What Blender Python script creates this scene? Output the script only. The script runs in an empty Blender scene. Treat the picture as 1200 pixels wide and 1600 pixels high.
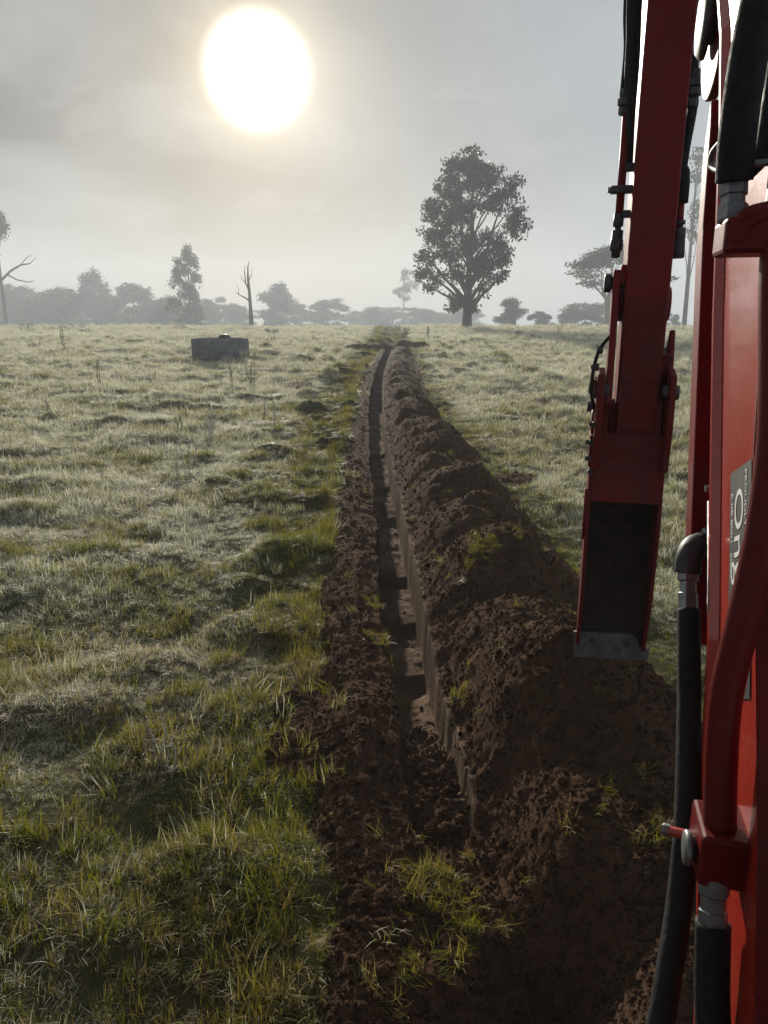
import bpy, bmesh, math, random
import numpy as np
from mathutils import Vector, Matrix

# ------------------------------------------------------------------ camera, sky, sun, exposure
sc = bpy.context.scene
col = sc.collection
SUN_EL, SUN_AZ = math.radians(15.8), math.radians(-8.7)          # azimuth from +Y, negative = to the left
SUN = Vector((math.sin(SUN_AZ) * math.cos(SUN_EL), math.cos(SUN_AZ) * math.cos(SUN_EL), math.sin(SUN_EL)))

cam = bpy.data.cameras.new('camera')
cam.sensor_fit = 'VERTICAL'; cam.sensor_height = 36.0; cam.lens = 36.0 * 1155 / 1600
cam.clip_start = 0.05; cam.clip_end = 3000
camo = bpy.data.objects.new('camera', cam); col.objects.link(camo)
camo.location = (0, 0, 1.9); camo.rotation_euler = (math.radians(90 - 14.8), 0, 0)
sc.camera = camo

w = bpy.data.worlds.new('World'); sc.world = w; w.use_nodes = True
nt = w.node_tree; N = nt.nodes; K = nt.links; N.clear()
def wn(t, **kw):
    n = N.new(t)
    for k, v in kw.items(): setattr(n, k, v)
    return n
def wmath(op, a, b=None, c=None, clamp=False):
    n = wn('ShaderNodeMath', operation=op); n.use_clamp = clamp
    for i, v in enumerate((a, b, c)):
        if v is None: continue
        if isinstance(v, (int, float)): n.inputs[i].default_value = v
        else: K.new(v, n.inputs[i])
    return n.outputs[0]
def wmix(fac, a, b, blend='MIX'):
    n = wn('ShaderNodeMix', data_type='RGBA', blend_type=blend)
    for s, v in ((n.inputs[0], fac), (n.inputs[6], a), (n.inputs[7], b)):
        if isinstance(v, (int, float)): s.default_value = v
        elif isinstance(v, tuple): s.default_value = v + (1,)
        else: K.new(v, s)
    return n.outputs[2]
tc = wn('ShaderNodeTexCoord')
nrm = wn('ShaderNodeVectorMath', operation='NORMALIZE'); K.new(tc.outputs['Generated'], nrm.inputs[0])
sep = wn('ShaderNodeSeparateXYZ'); K.new(nrm.outputs[0], sep.inputs[0])
sky = wn('ShaderNodeTexSky', sky_type='NISHITA', sun_disc=False, sun_elevation=SUN_EL, sun_rotation=SUN_AZ,
         air_density=1.0, dust_density=2.5)
# cloud layer: project the direction on a plane overhead
zz = wmath('ADD', wmath('MAXIMUM', sep.outputs[2], 0.0), 0.22)
cmb = wn('ShaderNodeCombineXYZ')
K.new(wmath('DIVIDE', sep.outputs[0], zz), cmb.inputs[0]); K.new(wmath('DIVIDE', sep.outputs[1], zz), cmb.inputs[1])
mp = wn('ShaderNodeMapping'); K.new(cmb.outputs[0], mp.inputs[0]); mp.inputs['Location'].default_value = (0.35, 2.1, 0); mp.inputs['Scale'].default_value = (1.0, 1.0, 1)
n1 = wn('ShaderNodeTexNoise'); K.new(mp.outputs[0], n1.inputs['Vector']); n1.inputs['Scale'].default_value = 1.1; n1.inputs['Detail'].default_value = 7; n1.inputs['Roughness'].default_value = 0.5; n1.inputs['Distortion'].default_value = 0.35
n2 = wn('ShaderNodeTexNoise'); K.new(mp.outputs[0], n2.inputs['Vector']); n2.inputs['Scale'].default_value = 3.2; n2.inputs['Detail'].default_value = 8; n2.inputs['Roughness'].default_value = 0.58; n2.inputs['Distortion'].default_value = 0.6
cr = wn('ShaderNodeValToRGB'); K.new(n1.outputs[0], cr.inputs[0])
cr.color_ramp.elements[0].position = 0.40; cr.color_ramp.elements[0].color = (1.12, 1.22, 1.36, 1)
cr.color_ramp.elements[1].position = 0.62; cr.color_ramp.elements[1].color = (3.1, 3.3, 3.5, 1)
# the cloud bank is heavier to the left of the sun and thins out towards the clear right
side = wmath('MULTIPLY_ADD', sep.outputs[0], 1.5, 0.35, clamp=True)
bank = wmix(side, cr.outputs[0], (3.8, 4.25, 4.75))
wisp = wn('ShaderNodeMapRange'); K.new(n2.outputs[0], wisp.inputs[0]); wisp.inputs[1].default_value = 0.52; wisp.inputs[2].default_value = 0.74
bank = wmix(wmath('MULTIPLY', wisp.outputs[0], 0.30), bank, (5.2, 5.4, 5.5))
low = wn('ShaderNodeMapRange', interpolation_type='SMOOTHSTEP'); K.new(sep.outputs[2], low.inputs[0]); low.inputs[1].default_value = 0.20; low.inputs[2].default_value = 0.0
bank = wmix(wmath('MULTIPLY', low.outputs[0], 0.75), bank, (4.7, 5.0, 5.15))
base = wmix(0.95, sky.outputs[0], bank)
# the sun burning through the thin cloud and its aureole
dt = wn('ShaderNodeVectorMath', operation='DOT_PRODUCT'); K.new(nrm.outputs[0], dt.inputs[0]); dt.inputs[1].default_value = SUN
ang = wmath('MULTIPLY', wmath('ARCCOSINE', wmath('MINIMUM', dt.outputs['Value'], 0.999999)), 180 / math.pi)
dsc = wn('ShaderNodeMapRange', interpolation_type='SMOOTHSTEP'); K.new(ang, dsc.inputs[0])
dsc.inputs[1].default_value = 4.4; dsc.inputs[2].default_value = 2.0; dsc.inputs[3].default_value = 0; dsc.inputs[4].default_value = 1
halo1 = wmath('EXPONENT', wmath('MULTIPLY', wmath('MAXIMUM', wmath('SUBTRACT', ang, 3.0), 0.0), -0.50))
halo2 = wmath('EXPONENT', wmath('MULTIPLY', ang, -0.105))
def scalecol(v, c):
    n = wn('ShaderNodeVectorMath', operation='SCALE'); n.inputs[0].default_value = c; K.new(v, n.inputs['Scale']); return n.outputs[0]
def addv(a, b):
    n = wn('ShaderNodeVectorMath', operation='ADD'); K.new(a, n.inputs[0]); K.new(b, n.inputs[1]); return n.outputs[0]
tot = addv(addv(base, scalecol(wmath('POWER', dsc.outputs[0], 2.2), (40, 37, 30))), addv(scalecol(halo1, (4.6, 3.7, 2.2)), scalecol(halo2, (1.2, 1.12, 0.95))))
bg = wn('ShaderNodeBackground'); K.new(tot, bg.inputs[0]); bg.inputs[1].default_value = 0.075
wo = wn('ShaderNodeOutputWorld'); K.new(bg.outputs[0], wo.inputs[0])

sl = bpy.data.lights.new('sun', 'SUN'); sl.energy = 5.0; sl.angle = math.radians(1.2); sl.color = (1.0, 0.925, 0.80)
so = bpy.data.objects.new('sun', sl); col.objects.link(so)
so.rotation_euler = (-SUN).to_track_quat('-Z', 'Y').to_euler(); so.location = SUN * 60

vs = sc.view_settings
vs.view_transform = 'Standard'; vs.look = 'None'; vs.exposure = 0.45; vs.gamma = 1.0; vs.use_curve_mapping = False
cy = sc.cycles
cy.use_denoising = True; cy.max_bounces = 6; cy.diffuse_bounces = 2; cy.glossy_bounces = 3; cy.transmission_bounces = 3
cy.volume_bounces = 1; cy.use_adaptive_sampling = True; cy.adaptive_threshold = 0.02; cy.transparent_max_bounces = 6; cy.sample_clamp_indirect = 4.0

rng = np.random.default_rng(7)
random.seed(7)

# ------------------------------------------------------------------ helpers
def sstep(a, b, x):
    t = np.clip((x - a) / (b - a), 0, 1); return t * t * (3 - 2 * t)
def _h(ix, iy, s):
    n = (ix.astype(np.int64) * 374761393 + iy.astype(np.int64) * 668265263 + s * 974711) & 0x7fffffff
    n = ((n ^ (n >> 13)) * 1274126177) & 0x7fffffff
    return ((n ^ (n >> 16)) & 0xffff) / 65535.0
def vnoise(x, y, s=0):
    ix = np.floor(x); iy = np.floor(y); fx = x - ix; fy = y - iy
    fx = fx * fx * fx * (fx * (fx * 6 - 15) + 10); fy = fy * fy * fy * (fy * (fy * 6 - 15) + 10)
    a = _h(ix, iy, s); b = _h(ix + 1, iy, s); c = _h(ix, iy + 1, s); d = _h(ix + 1, iy + 1, s)
    return (a * (1 - fx) + b * fx) * (1 - fy) + (c * (1 - fx) + d * fx) * fy
def fbm(x, y, s=0, o=4, g=0.5):
    v = np.zeros_like(x); a = 1.0; t = 0
    for k in range(o):
        ca, sa = math.cos(0.6 * k), math.sin(0.6 * k)
        v += a * (vnoise((x * ca - y * sa) * 2 ** k, (x * sa + y * ca) * 2 ** k, s + k * 17) - 0.5); t += a; a *= g
    return v / t * 2          # about -1..1
def mesh_np(name, v, faces_flat, starts, smooth=True):
    me = bpy.data.meshes.new(name)
    me.vertices.add(len(v)); me.vertices.foreach_set('co', np.asarray(v, np.float32).ravel())
    me.loops.add(len(faces_flat)); me.loops.foreach_set('vertex_index', np.asarray(faces_flat, np.int32))
    me.polygons.add(len(starts)); me.polygons.foreach_set('loop_start', np.asarray(starts, np.int32))
    if smooth: me.polygons.foreach_set('use_smooth', np.ones(len(starts), bool))
    me.update(calc_edges=True)
    return me
def quads(name, v, q, smooth=True):
    q = np.asarray(q, np.int32); return mesh_np(name, v, q.ravel(), np.arange(0, q.size, 4), smooth)
def link(name, me, mats, parent=None, label=None, cat=None, group=None, kind=None):
    o = bpy.data.objects.new(name, me); col.objects.link(o)
    if me is not None and mats is not None and not me.materials:
        for m in (mats if isinstance(mats, (list, tuple)) else [mats]): me.materials.append(m)
    if parent is not None: o.parent = parent
    tag(o, label, cat, group, kind); return o
def tag(o, label=None, cat=None, group=None, kind=None):
    for k, v in (('label', label), ('category', cat), ('group', group), ('kind', kind)):
        if v: o[k] = v
def empty(name, loc, rz, label, cat, group=None):
    o = bpy.data.objects.new(name, None); col.objects.link(o); o.location = loc; o.rotation_euler = (0, 0, rz)
    o.empty_display_size = 0.2; tag(o, label, cat, group); return o
def copy_tree(src, loc, rz, scale):
    r = src.copy(); col.objects.link(r); r.location = loc; r.rotation_euler = (0, 0, rz); r.scale = scale
    for ch in list(src.children):
        c = ch.copy(); col.objects.link(c); c.parent = r
    return r

# ------------------------------------------------------------------ materials
class Mat:
    def __init__(s, name):
        s.m = bpy.data.materials.new(name); s.m.use_nodes = True; s.t = s.m.node_tree; s.t.nodes.clear()
        s.out = s.n('ShaderNodeOutputMaterial')
    def n(s, t, **kw):
        x = s.t.nodes.new(t)
        for k, v in kw.items(): setattr(x, k, v)
        return x
    def set(s, sock, v):
        if isinstance(v, (int, float)): sock.default_value = v
        elif isinstance(v, tuple): sock.default_value = v + (1,) if len(v) == 3 and sock.type == 'RGBA' else v
        else: s.t.links.new(v, sock)
    def math(s, op, a, b=0.0, clamp=False):
        x = s.n('ShaderNodeMath', operation=op); x.use_clamp = clamp; s.set(x.inputs[0], a); s.set(x.inputs[1], b); return x.outputs[0]
    def mix(s, f, a, b, blend='MIX'):
        x = s.n('ShaderNodeMix', data_type='RGBA', blend_type=blend); s.set(x.inputs[0], f); s.set(x.inputs[6], a); s.set(x.inputs[7], b); return x.outputs[2]
    def noise(s, scale, detail=4, rough=0.5, vec=None, dist=0.0):
        x = s.n('ShaderNodeTexNoise'); x.inputs['Scale'].default_value = scale; x.inputs['Detail'].default_value = detail
        x.inputs['Roughness'].default_value = rough; x.inputs['Distortion'].default_value = dist
        s.t.links.new(vec if vec is not None else s.obj(), x.inputs['Vector']); return x.outputs[0]
    def obj(s):
        if not hasattr(s, '_o'): s._o = s.n('ShaderNodeTexCoord').outputs['Object']
        return s._o
    def rng(s, v, a, b, c=0.0, d=1.0):
        x = s.n('ShaderNodeMapRange'); s.set(x.inputs[0], v)
        for i, k in enumerate((a, b, c, d)): x.inputs[i + 1].default_value = k
        return x.outputs[0]
    def attr(s, name, kind='GEOMETRY'):
        x = s.n('ShaderNodeAttribute', attribute_name=name, attribute_type=kind); return x
    def bump(s, h, strength=0.4, dist=0.01):
        x = s.n('ShaderNodeBump'); x.inputs['Strength'].default_value = strength; x.inputs['Distance'].default_value = dist
        s.t.links.new(h, x.inputs['Height']); return x.outputs[0]
    def principled(s, color, rough=0.6, metal=0.0, normal=None, spec=0.5, coat=0.0):
        x = s.n('ShaderNodeBsdfPrincipled'); s.set(x.inputs['Base Color'], color); s.set(x.inputs['Roughness'], rough)
        s.set(x.inputs['Metallic'], metal); s.set(x.inputs['Specular IOR Level'], spec); s.set(x.inputs['Coat Weight'], coat)
        if normal is not None: s.t.links.new(normal, x.inputs['Normal'])
        s.t.links.new(x.outputs[0], s.out.inputs[0]); return x

def mat_ground():
    m = Mat('ground')
    soil = m.attr('soil').outputs['Fac']; sub = m.attr('subsoil').outputs['Fac']; frost = m.attr('frost').outputs['Fac']
    a = m.noise(2.2, 5, 0.6); b = m.noise(14, 6, 0.65); c = m.noise(70, 4, 0.6)
    g = m.mix(m.rng(a, 0.35, 0.65), (0.035, 0.038, 0.014), (0.075, 0.060, 0.030))
    g = m.mix(m.rng(b, 0.35, 0.7), g, (0.035, 0.035, 0.015))
    f = m.mix(m.rng(b, 0.3, 0.7), (0.56, 0.52, 0.41), (0.22, 0.185, 0.115))
    g = m.mix(frost, g, f)
    s = m.mix(m.rng(b, 0.3, 0.7), (0.048, 0.027, 0.016), (0.080, 0.046, 0.028))
    s = m.mix(m.rng(a, 0.45, 0.7), s, (0.080, 0.047, 0.030))
    s = m.mix(m.rng(c, 0.55, 0.75), s, (0.045, 0.030, 0.024))
    t = m.mix(m.rng(b, 0.3, 0.7), (0.23, 0.165, 0.115), (0.14, 0.098, 0.07))
    s = m.mix(sub, s, t)
    colr = m.mix(m.rng(soil, 0.35, 0.6), g, s)
    h = m.math('ADD', m.math('ADD', b, m.math('MULTIPLY', c, 0.45)), m.math('MULTIPLY', m.noise(230, 3, 0.6), 0.18))
    m.principled(colr, 0.92, normal=m.bump(h, 0.85, 0.025), spec=0.02); return m.m
def mat_grass():
    m = Mat('grass')
    fr = m.attr('frost', 'INSTANCER').outputs['Fac']; dry = m.attr('dry', 'INSTANCER').outputs['Fac']
    tip = m.attr('tip').outputs['Fac']
    bl_ = m.attr('blade').outputs['Fac']; ri = m.math('FRACT', m.math('ADD', m.n('ShaderNodeObjectInfo').outputs['Random'], m.math('MULTIPLY', bl_, 7.13)))
    green = m.mix(ri, (0.060, 0.095, 0.006), (0.23, 0.215, 0.012))
    straw = m.mix(ri, (0.44, 0.29, 0.10), (0.20, 0.12, 0.05))
    # every blade is either green or dry, frosted or bare; the share of each follows the patch
    dryb = m.math('MULTIPLY', m.math('SUBTRACT', dry, m.math('FRACT', m.math('MULTIPLY', bl_, 3.7))), 4.0, True)
    c = m.mix(dryb, green, straw)
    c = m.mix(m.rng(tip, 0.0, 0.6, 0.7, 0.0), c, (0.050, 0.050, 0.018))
    frc = m.mix(ri, (0.65, 0.625, 0.51), (0.97, 0.95, 0.85))
    frb = m.math('MULTIPLY', m.math('SUBTRACT', m.math('MULTIPLY', fr, 1.15), m.math('FRACT', m.math('MULTIPLY', bl_, 5.3))), 3.0, True)
    c = m.mix(m.math('MULTIPLY', frb, m.rng(tip, 0.05, 0.6, 0.3, 1.0)), c, frc)
    d = m.n('ShaderNodeBsdfPrincipled'); m.set(d.inputs['Base Color'], c); d.inputs['Roughness'].default_value = 0.5; d.inputs['Specular IOR Level'].default_value = 0.45
    t = m.n('ShaderNodeBsdfTranslucent'); m.set(t.inputs[0], m.mix(0.40, c, (0.27, 0.26, 0.01)))
    x = m.n('ShaderNodeMixShader'); x.inputs[0].default_value = 0.45
    m.t.links.new(d.outputs[0], x.inputs[1]); m.t.links.new(t.outputs[0], x.inputs[2]); m.t.links.new(x.outputs[0], m.out.inputs[0]); return m.m
def mat_clod():
    m = Mat('soil_clod'); ri = m.n('ShaderNodeObjectInfo').outputs['Random']; b = m.noise(30, 5, 0.65)
    c = m.mix(ri, (0.052, 0.030, 0.018), (0.090, 0.053, 0.032)); c = m.mix(m.rng(b, 0.4, 0.7), c, (0.044, 0.027, 0.018))
    m.principled(c, 0.95, normal=m.bump(b, 0.6, 0.01), spec=0.02); return m.m
def mat_leaf(name, c1, c2):
    m = Mat(name); a = m.noise(0.9, 3)
    c = m.mix(m.rng(a, 0.3, 0.7), c1, c2)
    d = m.principled(c, 0.55, spec=0.3)
    t = m.n('ShaderNodeBsdfTranslucent'); m.set(t.inputs[0], c)
    x = m.n('ShaderNodeMixShader'); x.inputs[0].default_value = 0.2
    m.t.links.new(d.outputs[0], x.inputs[1]); m.t.links.new(t.outputs[0], x.inputs[2]); m.t.links.new(x.outputs[0], m.out.inputs[0]); return m.m
def mat_bark(name, c1, c2):
    m = Mat(name); mp_ = m.n('ShaderNodeMapping'); m.t.links.new(m.obj(), mp_.inputs[0]); mp_.inputs['Scale'].default_value = (1, 1, 0.2)
    a = m.noise(5, 6, 0.65, mp_.outputs[0]); m.principled(m.mix(m.rng(a, 0.3, 0.7), c1, c2), 0.9, normal=m.bump(a, 0.6, 0.05), spec=0.2); return m.m
def mat_paint(name, c, rough=0.32, dirt=0.5, dirtc=(0.040, 0.026, 0.022), coat=0.0, spec=0.14):
    m = Mat(name)
    a = m.noise(6, 8, 0.72); b = m.noise(38, 6, 0.65); sc_ = m.noise(160, 3, 0.5)
    d = m.math('MULTIPLY', m.rng(a, 0.42, 0.72), dirt, True)
    d = m.math('MAXIMUM', d, m.math('MULTIPLY', m.rng(b, 0.60, 0.72), dirt))
    cc = m.mix(m.rng(sc_, 0.3, 0.7, 0, 0.25), c, tuple(v * 0.7 for v in c))
    cc = m.mix(d, cc, dirtc)
    m.principled(cc, spec=spec, rough= m.mix(d, (rough,) * 3, (0.85,) * 3), normal=m.bump(m.math('ADD', b, m.math('MULTIPLY', sc_, 0.4)), 0.10, 0.004), coat=coat); return m.m
def mat_simple(name, c, rough=0.5, metal=0.0, var=0.25, scale=40, bump=0.15, spec=0.5):
    m = Mat(name); a = m.noise(scale, 5, 0.6)
    m.principled(m.mix(m.rng(a, 0.3, 0.7), c, tuple(v * (1 - var * 2) for v in c)), m.rng(a, 0.3, 0.7, rough, min(1, rough + 0.2)), metal, m.bump(a, bump, 0.004), spec); return m.m

M_ground = mat_ground(); M_grass = mat_grass(); M_clod = mat_clod()
M_leaf = mat_leaf('gum_leaves', (0.030, 0.038, 0.018), (0.055, 0.066, 0.032))
M_leaf2 = mat_leaf('pale_gum_leaves', (0.05, 0.06, 0.035), (0.085, 0.095, 0.06))
M_bark = mat_bark('dark_bark', (0.035, 0.030, 0.026), (0.075, 0.064, 0.055))
M_bark2 = mat_bark('pale_bark', (0.12, 0.11, 0.10), (0.24, 0.22, 0.20))
M_red = mat_paint('red_paint', (0.165, 0.006, 0.009), 0.42, 0.50)
M_boom = mat_paint('boom_paint', (0.36, 0.024, 0.014), 0.26, 0.15, coat=0.3, spec=0.5)
M_pipe = mat_paint('pipe_paint', (0.13, 0.008, 0.009), 0.34, 0.35)
M_reddirtyshade = mat_paint('muddy_and_shaded_red_paint', (0.13, 0.007, 0.008), 0.55, 0.8)  # mud on arm and bucket; its dark tone doubles as painted shade behind the boom
M_mud = mat_simple('muddy_steel', (0.040, 0.030, 0.024), 0.85, 0.0, 0.3, 18, 0.5, 0.2)
M_edge = mat_simple('worn_steel', (0.16, 0.16, 0.165), 0.6, 0.6, 0.25, 30, 0.3)
M_rubber = mat_simple('black_rubber', (0.016, 0.016, 0.017), 0.7, 0, 0.2, 120, 0.4, 0.3)
M_zinc = mat_simple('zinc_fitting', (0.26, 0.265, 0.27), 0.38, 0.85, 0.2, 60, 0.1)
M_darkfit = mat_simple('dark_fitting', (0.06, 0.06, 0.065), 0.45, 0.5, 0.2, 60, 0.15)
M_chrome = mat_simple('chromed_rod', (0.45, 0.45, 0.46), 0.25, 0.9, 0.08, 60, 0.05)
M_sticker = mat_simple('black_sticker', (0.045, 0.045, 0.048), 0.45, 0, 0.15, 60, 0.05)
M_print = mat_simple('white_print', (0.72, 0.72, 0.70), 0.5, 0, 0.08, 60, 0.02)
M_conc = mat_simple('weathered_concrete', (0.19, 0.195, 0.21), 0.9, 0, 0.28, 3.5, 0.5, 0.2)
M_water = mat_simple('trough_water', (0.02, 0.025, 0.025), 0.05, 0, 0.1, 4, 0.05)
M_stalk = mat_simple('dry_stalk', (0.34, 0.28, 0.19), 0.8, 0, 0.25, 60, 0.2, 0.2)
M_stalkfrost = mat_simple('frosted_stalk', (0.60, 0.58, 0.50), 0.75, 0, 0.2, 60, 0.2, 0.3)
M_track = mat_simple('track_rubber', (0.025, 0.024, 0.023), 0.85, 0, 0.3, 20, 0.5, 0.2)
M_cabblack = mat_simple('canopy_black', (0.03, 0.03, 0.032), 0.5, 0, 0.2, 30, 0.1)

# ------------------------------------------------------------------ terrain
TC = np.array([(-6, .34), (0, .29), (2.5, .215), (4.15, .135), (7.2, .05), (10.9, -.08), (15, -.17), (21.7, -.20), (28, -.10), (33, .06), (38.5, .25), (60, .25), (500, .25)])
def centre(y):                                   # centre line of the trench, smoothed polyline
    r = 0
    for k in np.linspace(-1.2, 1.2, 7): r = r + np.interp(y + k * np.clip(y, 1, 20) * 0.12, TC[:, 0], TC[:, 1])
    return r / 7
MOUNDS = []                                      # loose heaps along the spoil bank: (y, t, radius, height)
_r = random.Random(3)
yy = 1.5
while yy < 38:
    MOUNDS.append((yy + _r.uniform(-.15, .15), _r.uniform(.45, .90), _r.uniform(.30, .55), _r.uniform(.06, .17)))
    yy += _r.uniform(.55, 1.0)
MOUNDS += [(3.0, .68, .62, .31), (3.35, .45, .35, .16), (4.78, .72, .55, .26), (5.9, .60, .40, .16), (7.3, .82, .62, .25), (10.2, .85, .7, .24), (13.4, .8, .7, .22), (2.15, .40, .34, .12), (2.0, .78, .30, .12)]
def broad(x, y):
    d = np.maximum(y, 0)
    g = .55 * sstep(20, 80, d) - 3.75 * sstep(88, 240, d)
    g = g + .25 * fbm(x / 22, y / 22, 5, 2) * sstep(8, 40, d) + .10 * sstep(45, 90, d) * fbm(x / 9, y / 9, 6, 2)
    return g
def soilmask(x, y, t):
    w1 = fbm(y / .55, t * 0 + 3.1, 21, 3); w2 = fbm(y / .7, t * 0 + 9.2, 31, 3)
    left = -.50 + .10 * sstep(7, 14, y) - .10 * w1 - .18 * np.exp(-((y - 2.95) / .28) ** 2) - .14 * np.exp(-((y - 3.35) / .2) ** 2) + .10 * np.exp(-((y - 2.6) / .12) ** 2)
    left = left + .16 * sstep(2.5, 1.9, y)
    right = 1.33 + .13 * w2 + .10 * sstep(3.2, 2.6, y) - .16 * np.exp(-((y - 3.9) / .55) ** 2) - .12 * sstep(9, 13, y) + .2 * sstep(16, 24, y)
    e = .05 + .012 * np.maximum(y - 10, 0) * .3
    s = sstep(left - e, left + e, t) * sstep(right + e, right - e, t) * sstep(39.5, 38.5, y)
    s = np.maximum(s, np.exp(-((y - 39.0) / .75) ** 2) * sstep(-2.3, -1.7, x) * sstep(2.7, 2.2, x) * 1.6)
    for (a, b, ra, rb, _) in SOIL_PATCH:
        q = np.hypot((x - a) / ra, (y - b) / rb) + .35 * fbm(x / .5, y / .9, 44, 3)
        s = np.maximum(s, sstep(1.0, .7, q))
    return np.clip(s, 0, 1)
SOIL_PATCH = [(-3.2, 28.2, 1.05, .8, .40), (-5.1, 33.0, 1.3, 1.2, .30), (4.6, 30.5, .8, .9, .34), (3.35, 16.2, .45, .5, .12), (-2.3, 20.5, .5, 1.0, .06), (1.6, 8.6, .3, .4, .06)]
def height(x, y, parts=False):
    t = x - centre(y)
    soil = soilmask(x, y, t)
    z = broad(x, y)
    near = sstep(-2, 2, y)
    # pasture: tussocky hummocks
    hum = .065 * fbm(x / 1.1, y / 1.1, 51, 3) + .050 * fbm(x / .42, y / .42, 52, 2) + .07 * fbm(x / 3.4, y / 2.6, 53, 2)
    tus = np.maximum(fbm(x / .8, y / .55, 57, 2) - .25, 0) * .20
    grow = 1 + .9 * sstep(8, 30, y)
    z = z + (hum + tus) * (1 - soil) * near * grow
    # machine wheel rut left of the trench
    for off, k in ((-1.0, .05), (-1.45, .035)):
        z = z - k * np.exp(-((t - off - .1 * fbm(y / 3, y * 0 + off, 61, 2)) / .10) ** 2) * sstep(14, 18, y) * sstep(27, 23, y)
    # loose soil left of the trench
    wl = .132 + .040 * fbm(y / .6, y * 0, 71, 3) + .014 * fbm(y / .11, y * 0 + 5, 72, 2)
    wr = .14 + .022 * fbm(y / .7, y * 0 + 2, 73, 3) + .005 * fbm(y / .09, y * 0 + 4, 74, 2)
    rough = .030 * fbm(x / .16, y / .16, 81, 3) + .050 * np.abs(fbm(x / .33, y / .33, 82, 3))
    lump = .022 * np.abs(fbm(x / .05, y / .05, 83, 3)) + .012 * fbm(x / .022, y / .022, 87, 2)
    berm = (.045 + .085 * np.exp(-((y - 2.9) / .55) ** 2)) * np.exp(-((t + .30) / .15) ** 2)
    zl = berm + .02
    # spoil bank on the right: broad ridge plus dumped heaps
    ridge = .22 * sstep(.15, .50, t) * sstep(1.40, .75, t) * (1 + .25 * fbm(y / 1.6, y * 0 + 8, 91, 2))
    ridge = ridge * (1 - .25 * sstep(12, 30, y))
    hp = np.zeros_like(x)
    for (my, mt, mr, mh) in MOUNDS:
        sel = np.abs(y - my) < mr * 1.5
        if not np.any(sel): continue
        dd = np.hypot(y[sel] - my, (t[sel] - mt) * 1.05)
        dd = dd + .12 * mr * fbm(x[sel] / .3, y[sel] / .3, int(my * 10), 2)
        hp[sel] = np.maximum(hp[sel], mh * np.clip(1.15 - dd / mr, 0, 1) * 1.1)
    zr = ridge + hp * sstep(.14, .34, t) * sstep(1.65, 1.1, t)
    side = sstep(-.05, .05, t)
    fade = sstep(1.1, 1.6, y)
    z = z + soil * (zl * (1 - side) + zr * side) * fade + soil * (rough + lump * sstep(30, 8, y)) * near
    end = np.exp(-((y - 39.0) / .55) ** 2) * sstep(-2.4, -1.6, x) * sstep(2.7, 2.0, x)
    z = z + end * .32 * (1 + .4 * fbm(x / .5, y / .5, 95, 2))
    for (a, b, ra, rb, hh) in SOIL_PATCH:
        z = z + hh * np.clip(1 - np.hypot((x - a) / ra, (y - b) / rb), 0, 1) ** .7
    # the trench
    inside = sstep(-wl - .012, -wl + .012, t) * sstep(wr + .006, wr - .006, t)
    steps = 0
    for ys, dz in ((4.35, .05), (4.75, -.07), (5.25, .06), (5.75, -.05), (6.2, -.10), (6.45, .12), (7.4, -.05), (8.3, .05), (9.2, -.06), (10.1, .05), (11.3, -.05), (12.5, .06), (14, -.05), (16, .05), (18, -.06), (21, .05), (25, -.04)):
        steps = steps + dz * sstep(ys - .03, ys + .05, y + .14 * fbm(t / .16, y * 0 + ys * 3.3, 97, 2))
    fl = -.43 + steps + .012 * fbm(x / .1, y / .1, 98, 2) + .09 * np.maximum(fbm(x / .35, y / .45, 88, 3) - .12, 0)
    fill = sstep(4.35, 2.45, y + .1 * fbm(x / .2, y / .2, 99, 2))
    fl = fl + fill * (.33 + .05 * fbm(x / .12, y / .12, 84, 3)) + .05 * np.exp(-((t + .12) / .05) ** 2) * np.maximum(fbm(y / .35, y * 0, 85, 3), 0) * 2
    fl = fl + (fill * .05 + .008) * np.abs(fbm(x / .06, y / .06, 86, 3)) * 2
    tr = inside * sstep(38.6, 38.2, y) * sstep(2.15, 2.6, y)
    zt = z * (1 - tr) + (broad(x, y) + fl) * tr
    # a scooped hollow in the loose soil in front of the blade
    zt = zt - .20 * np.exp(-((x - .52) / .20) ** 2 - ((y - 1.66) / .16) ** 2)
    if not parts: return zt
    sub = np.maximum(tr * sstep(4.6, 4.2, y) * 0, tr * (1 - fill) * (.50 + .75 * fbm(x / .25, y / .4, 101, 3)))
    wallr = sstep(.03, .012, np.abs(t - wr)) * sstep(2.4, 2.7, y) * sstep(30, 20, y)
    sub = np.maximum(sub, wallr * np.clip(.72 + .6 * fbm(y / .25, y * 0 + 6, 102, 3), 0, 1))
    return zt, soil, np.clip(sub, 0, 1)
def frostmask(x, y):
    t = x - centre(y)
    f = sstep(-.55, -.95, t - .22 * fbm(y / .8, x / .8, 111, 3) + .055 * np.clip(y, 0, 14)) + sstep(1.35, 1.8, t) * .78
    f = f * (.80 + .60 * fbm(x / 1.6, y / 1.6, 112, 3))
    f = f * (.45 + .55 * sstep(2.0, 6.5, y)) + .42 * sstep(8, 32, y) * sstep(.9, 1.6, np.abs(t))
    f = f - .30 * np.exp(-((x + .9) / .5) ** 2 - ((y - 2.4) / .5) ** 2)
    return np.clip(f, 0, 1)

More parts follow.
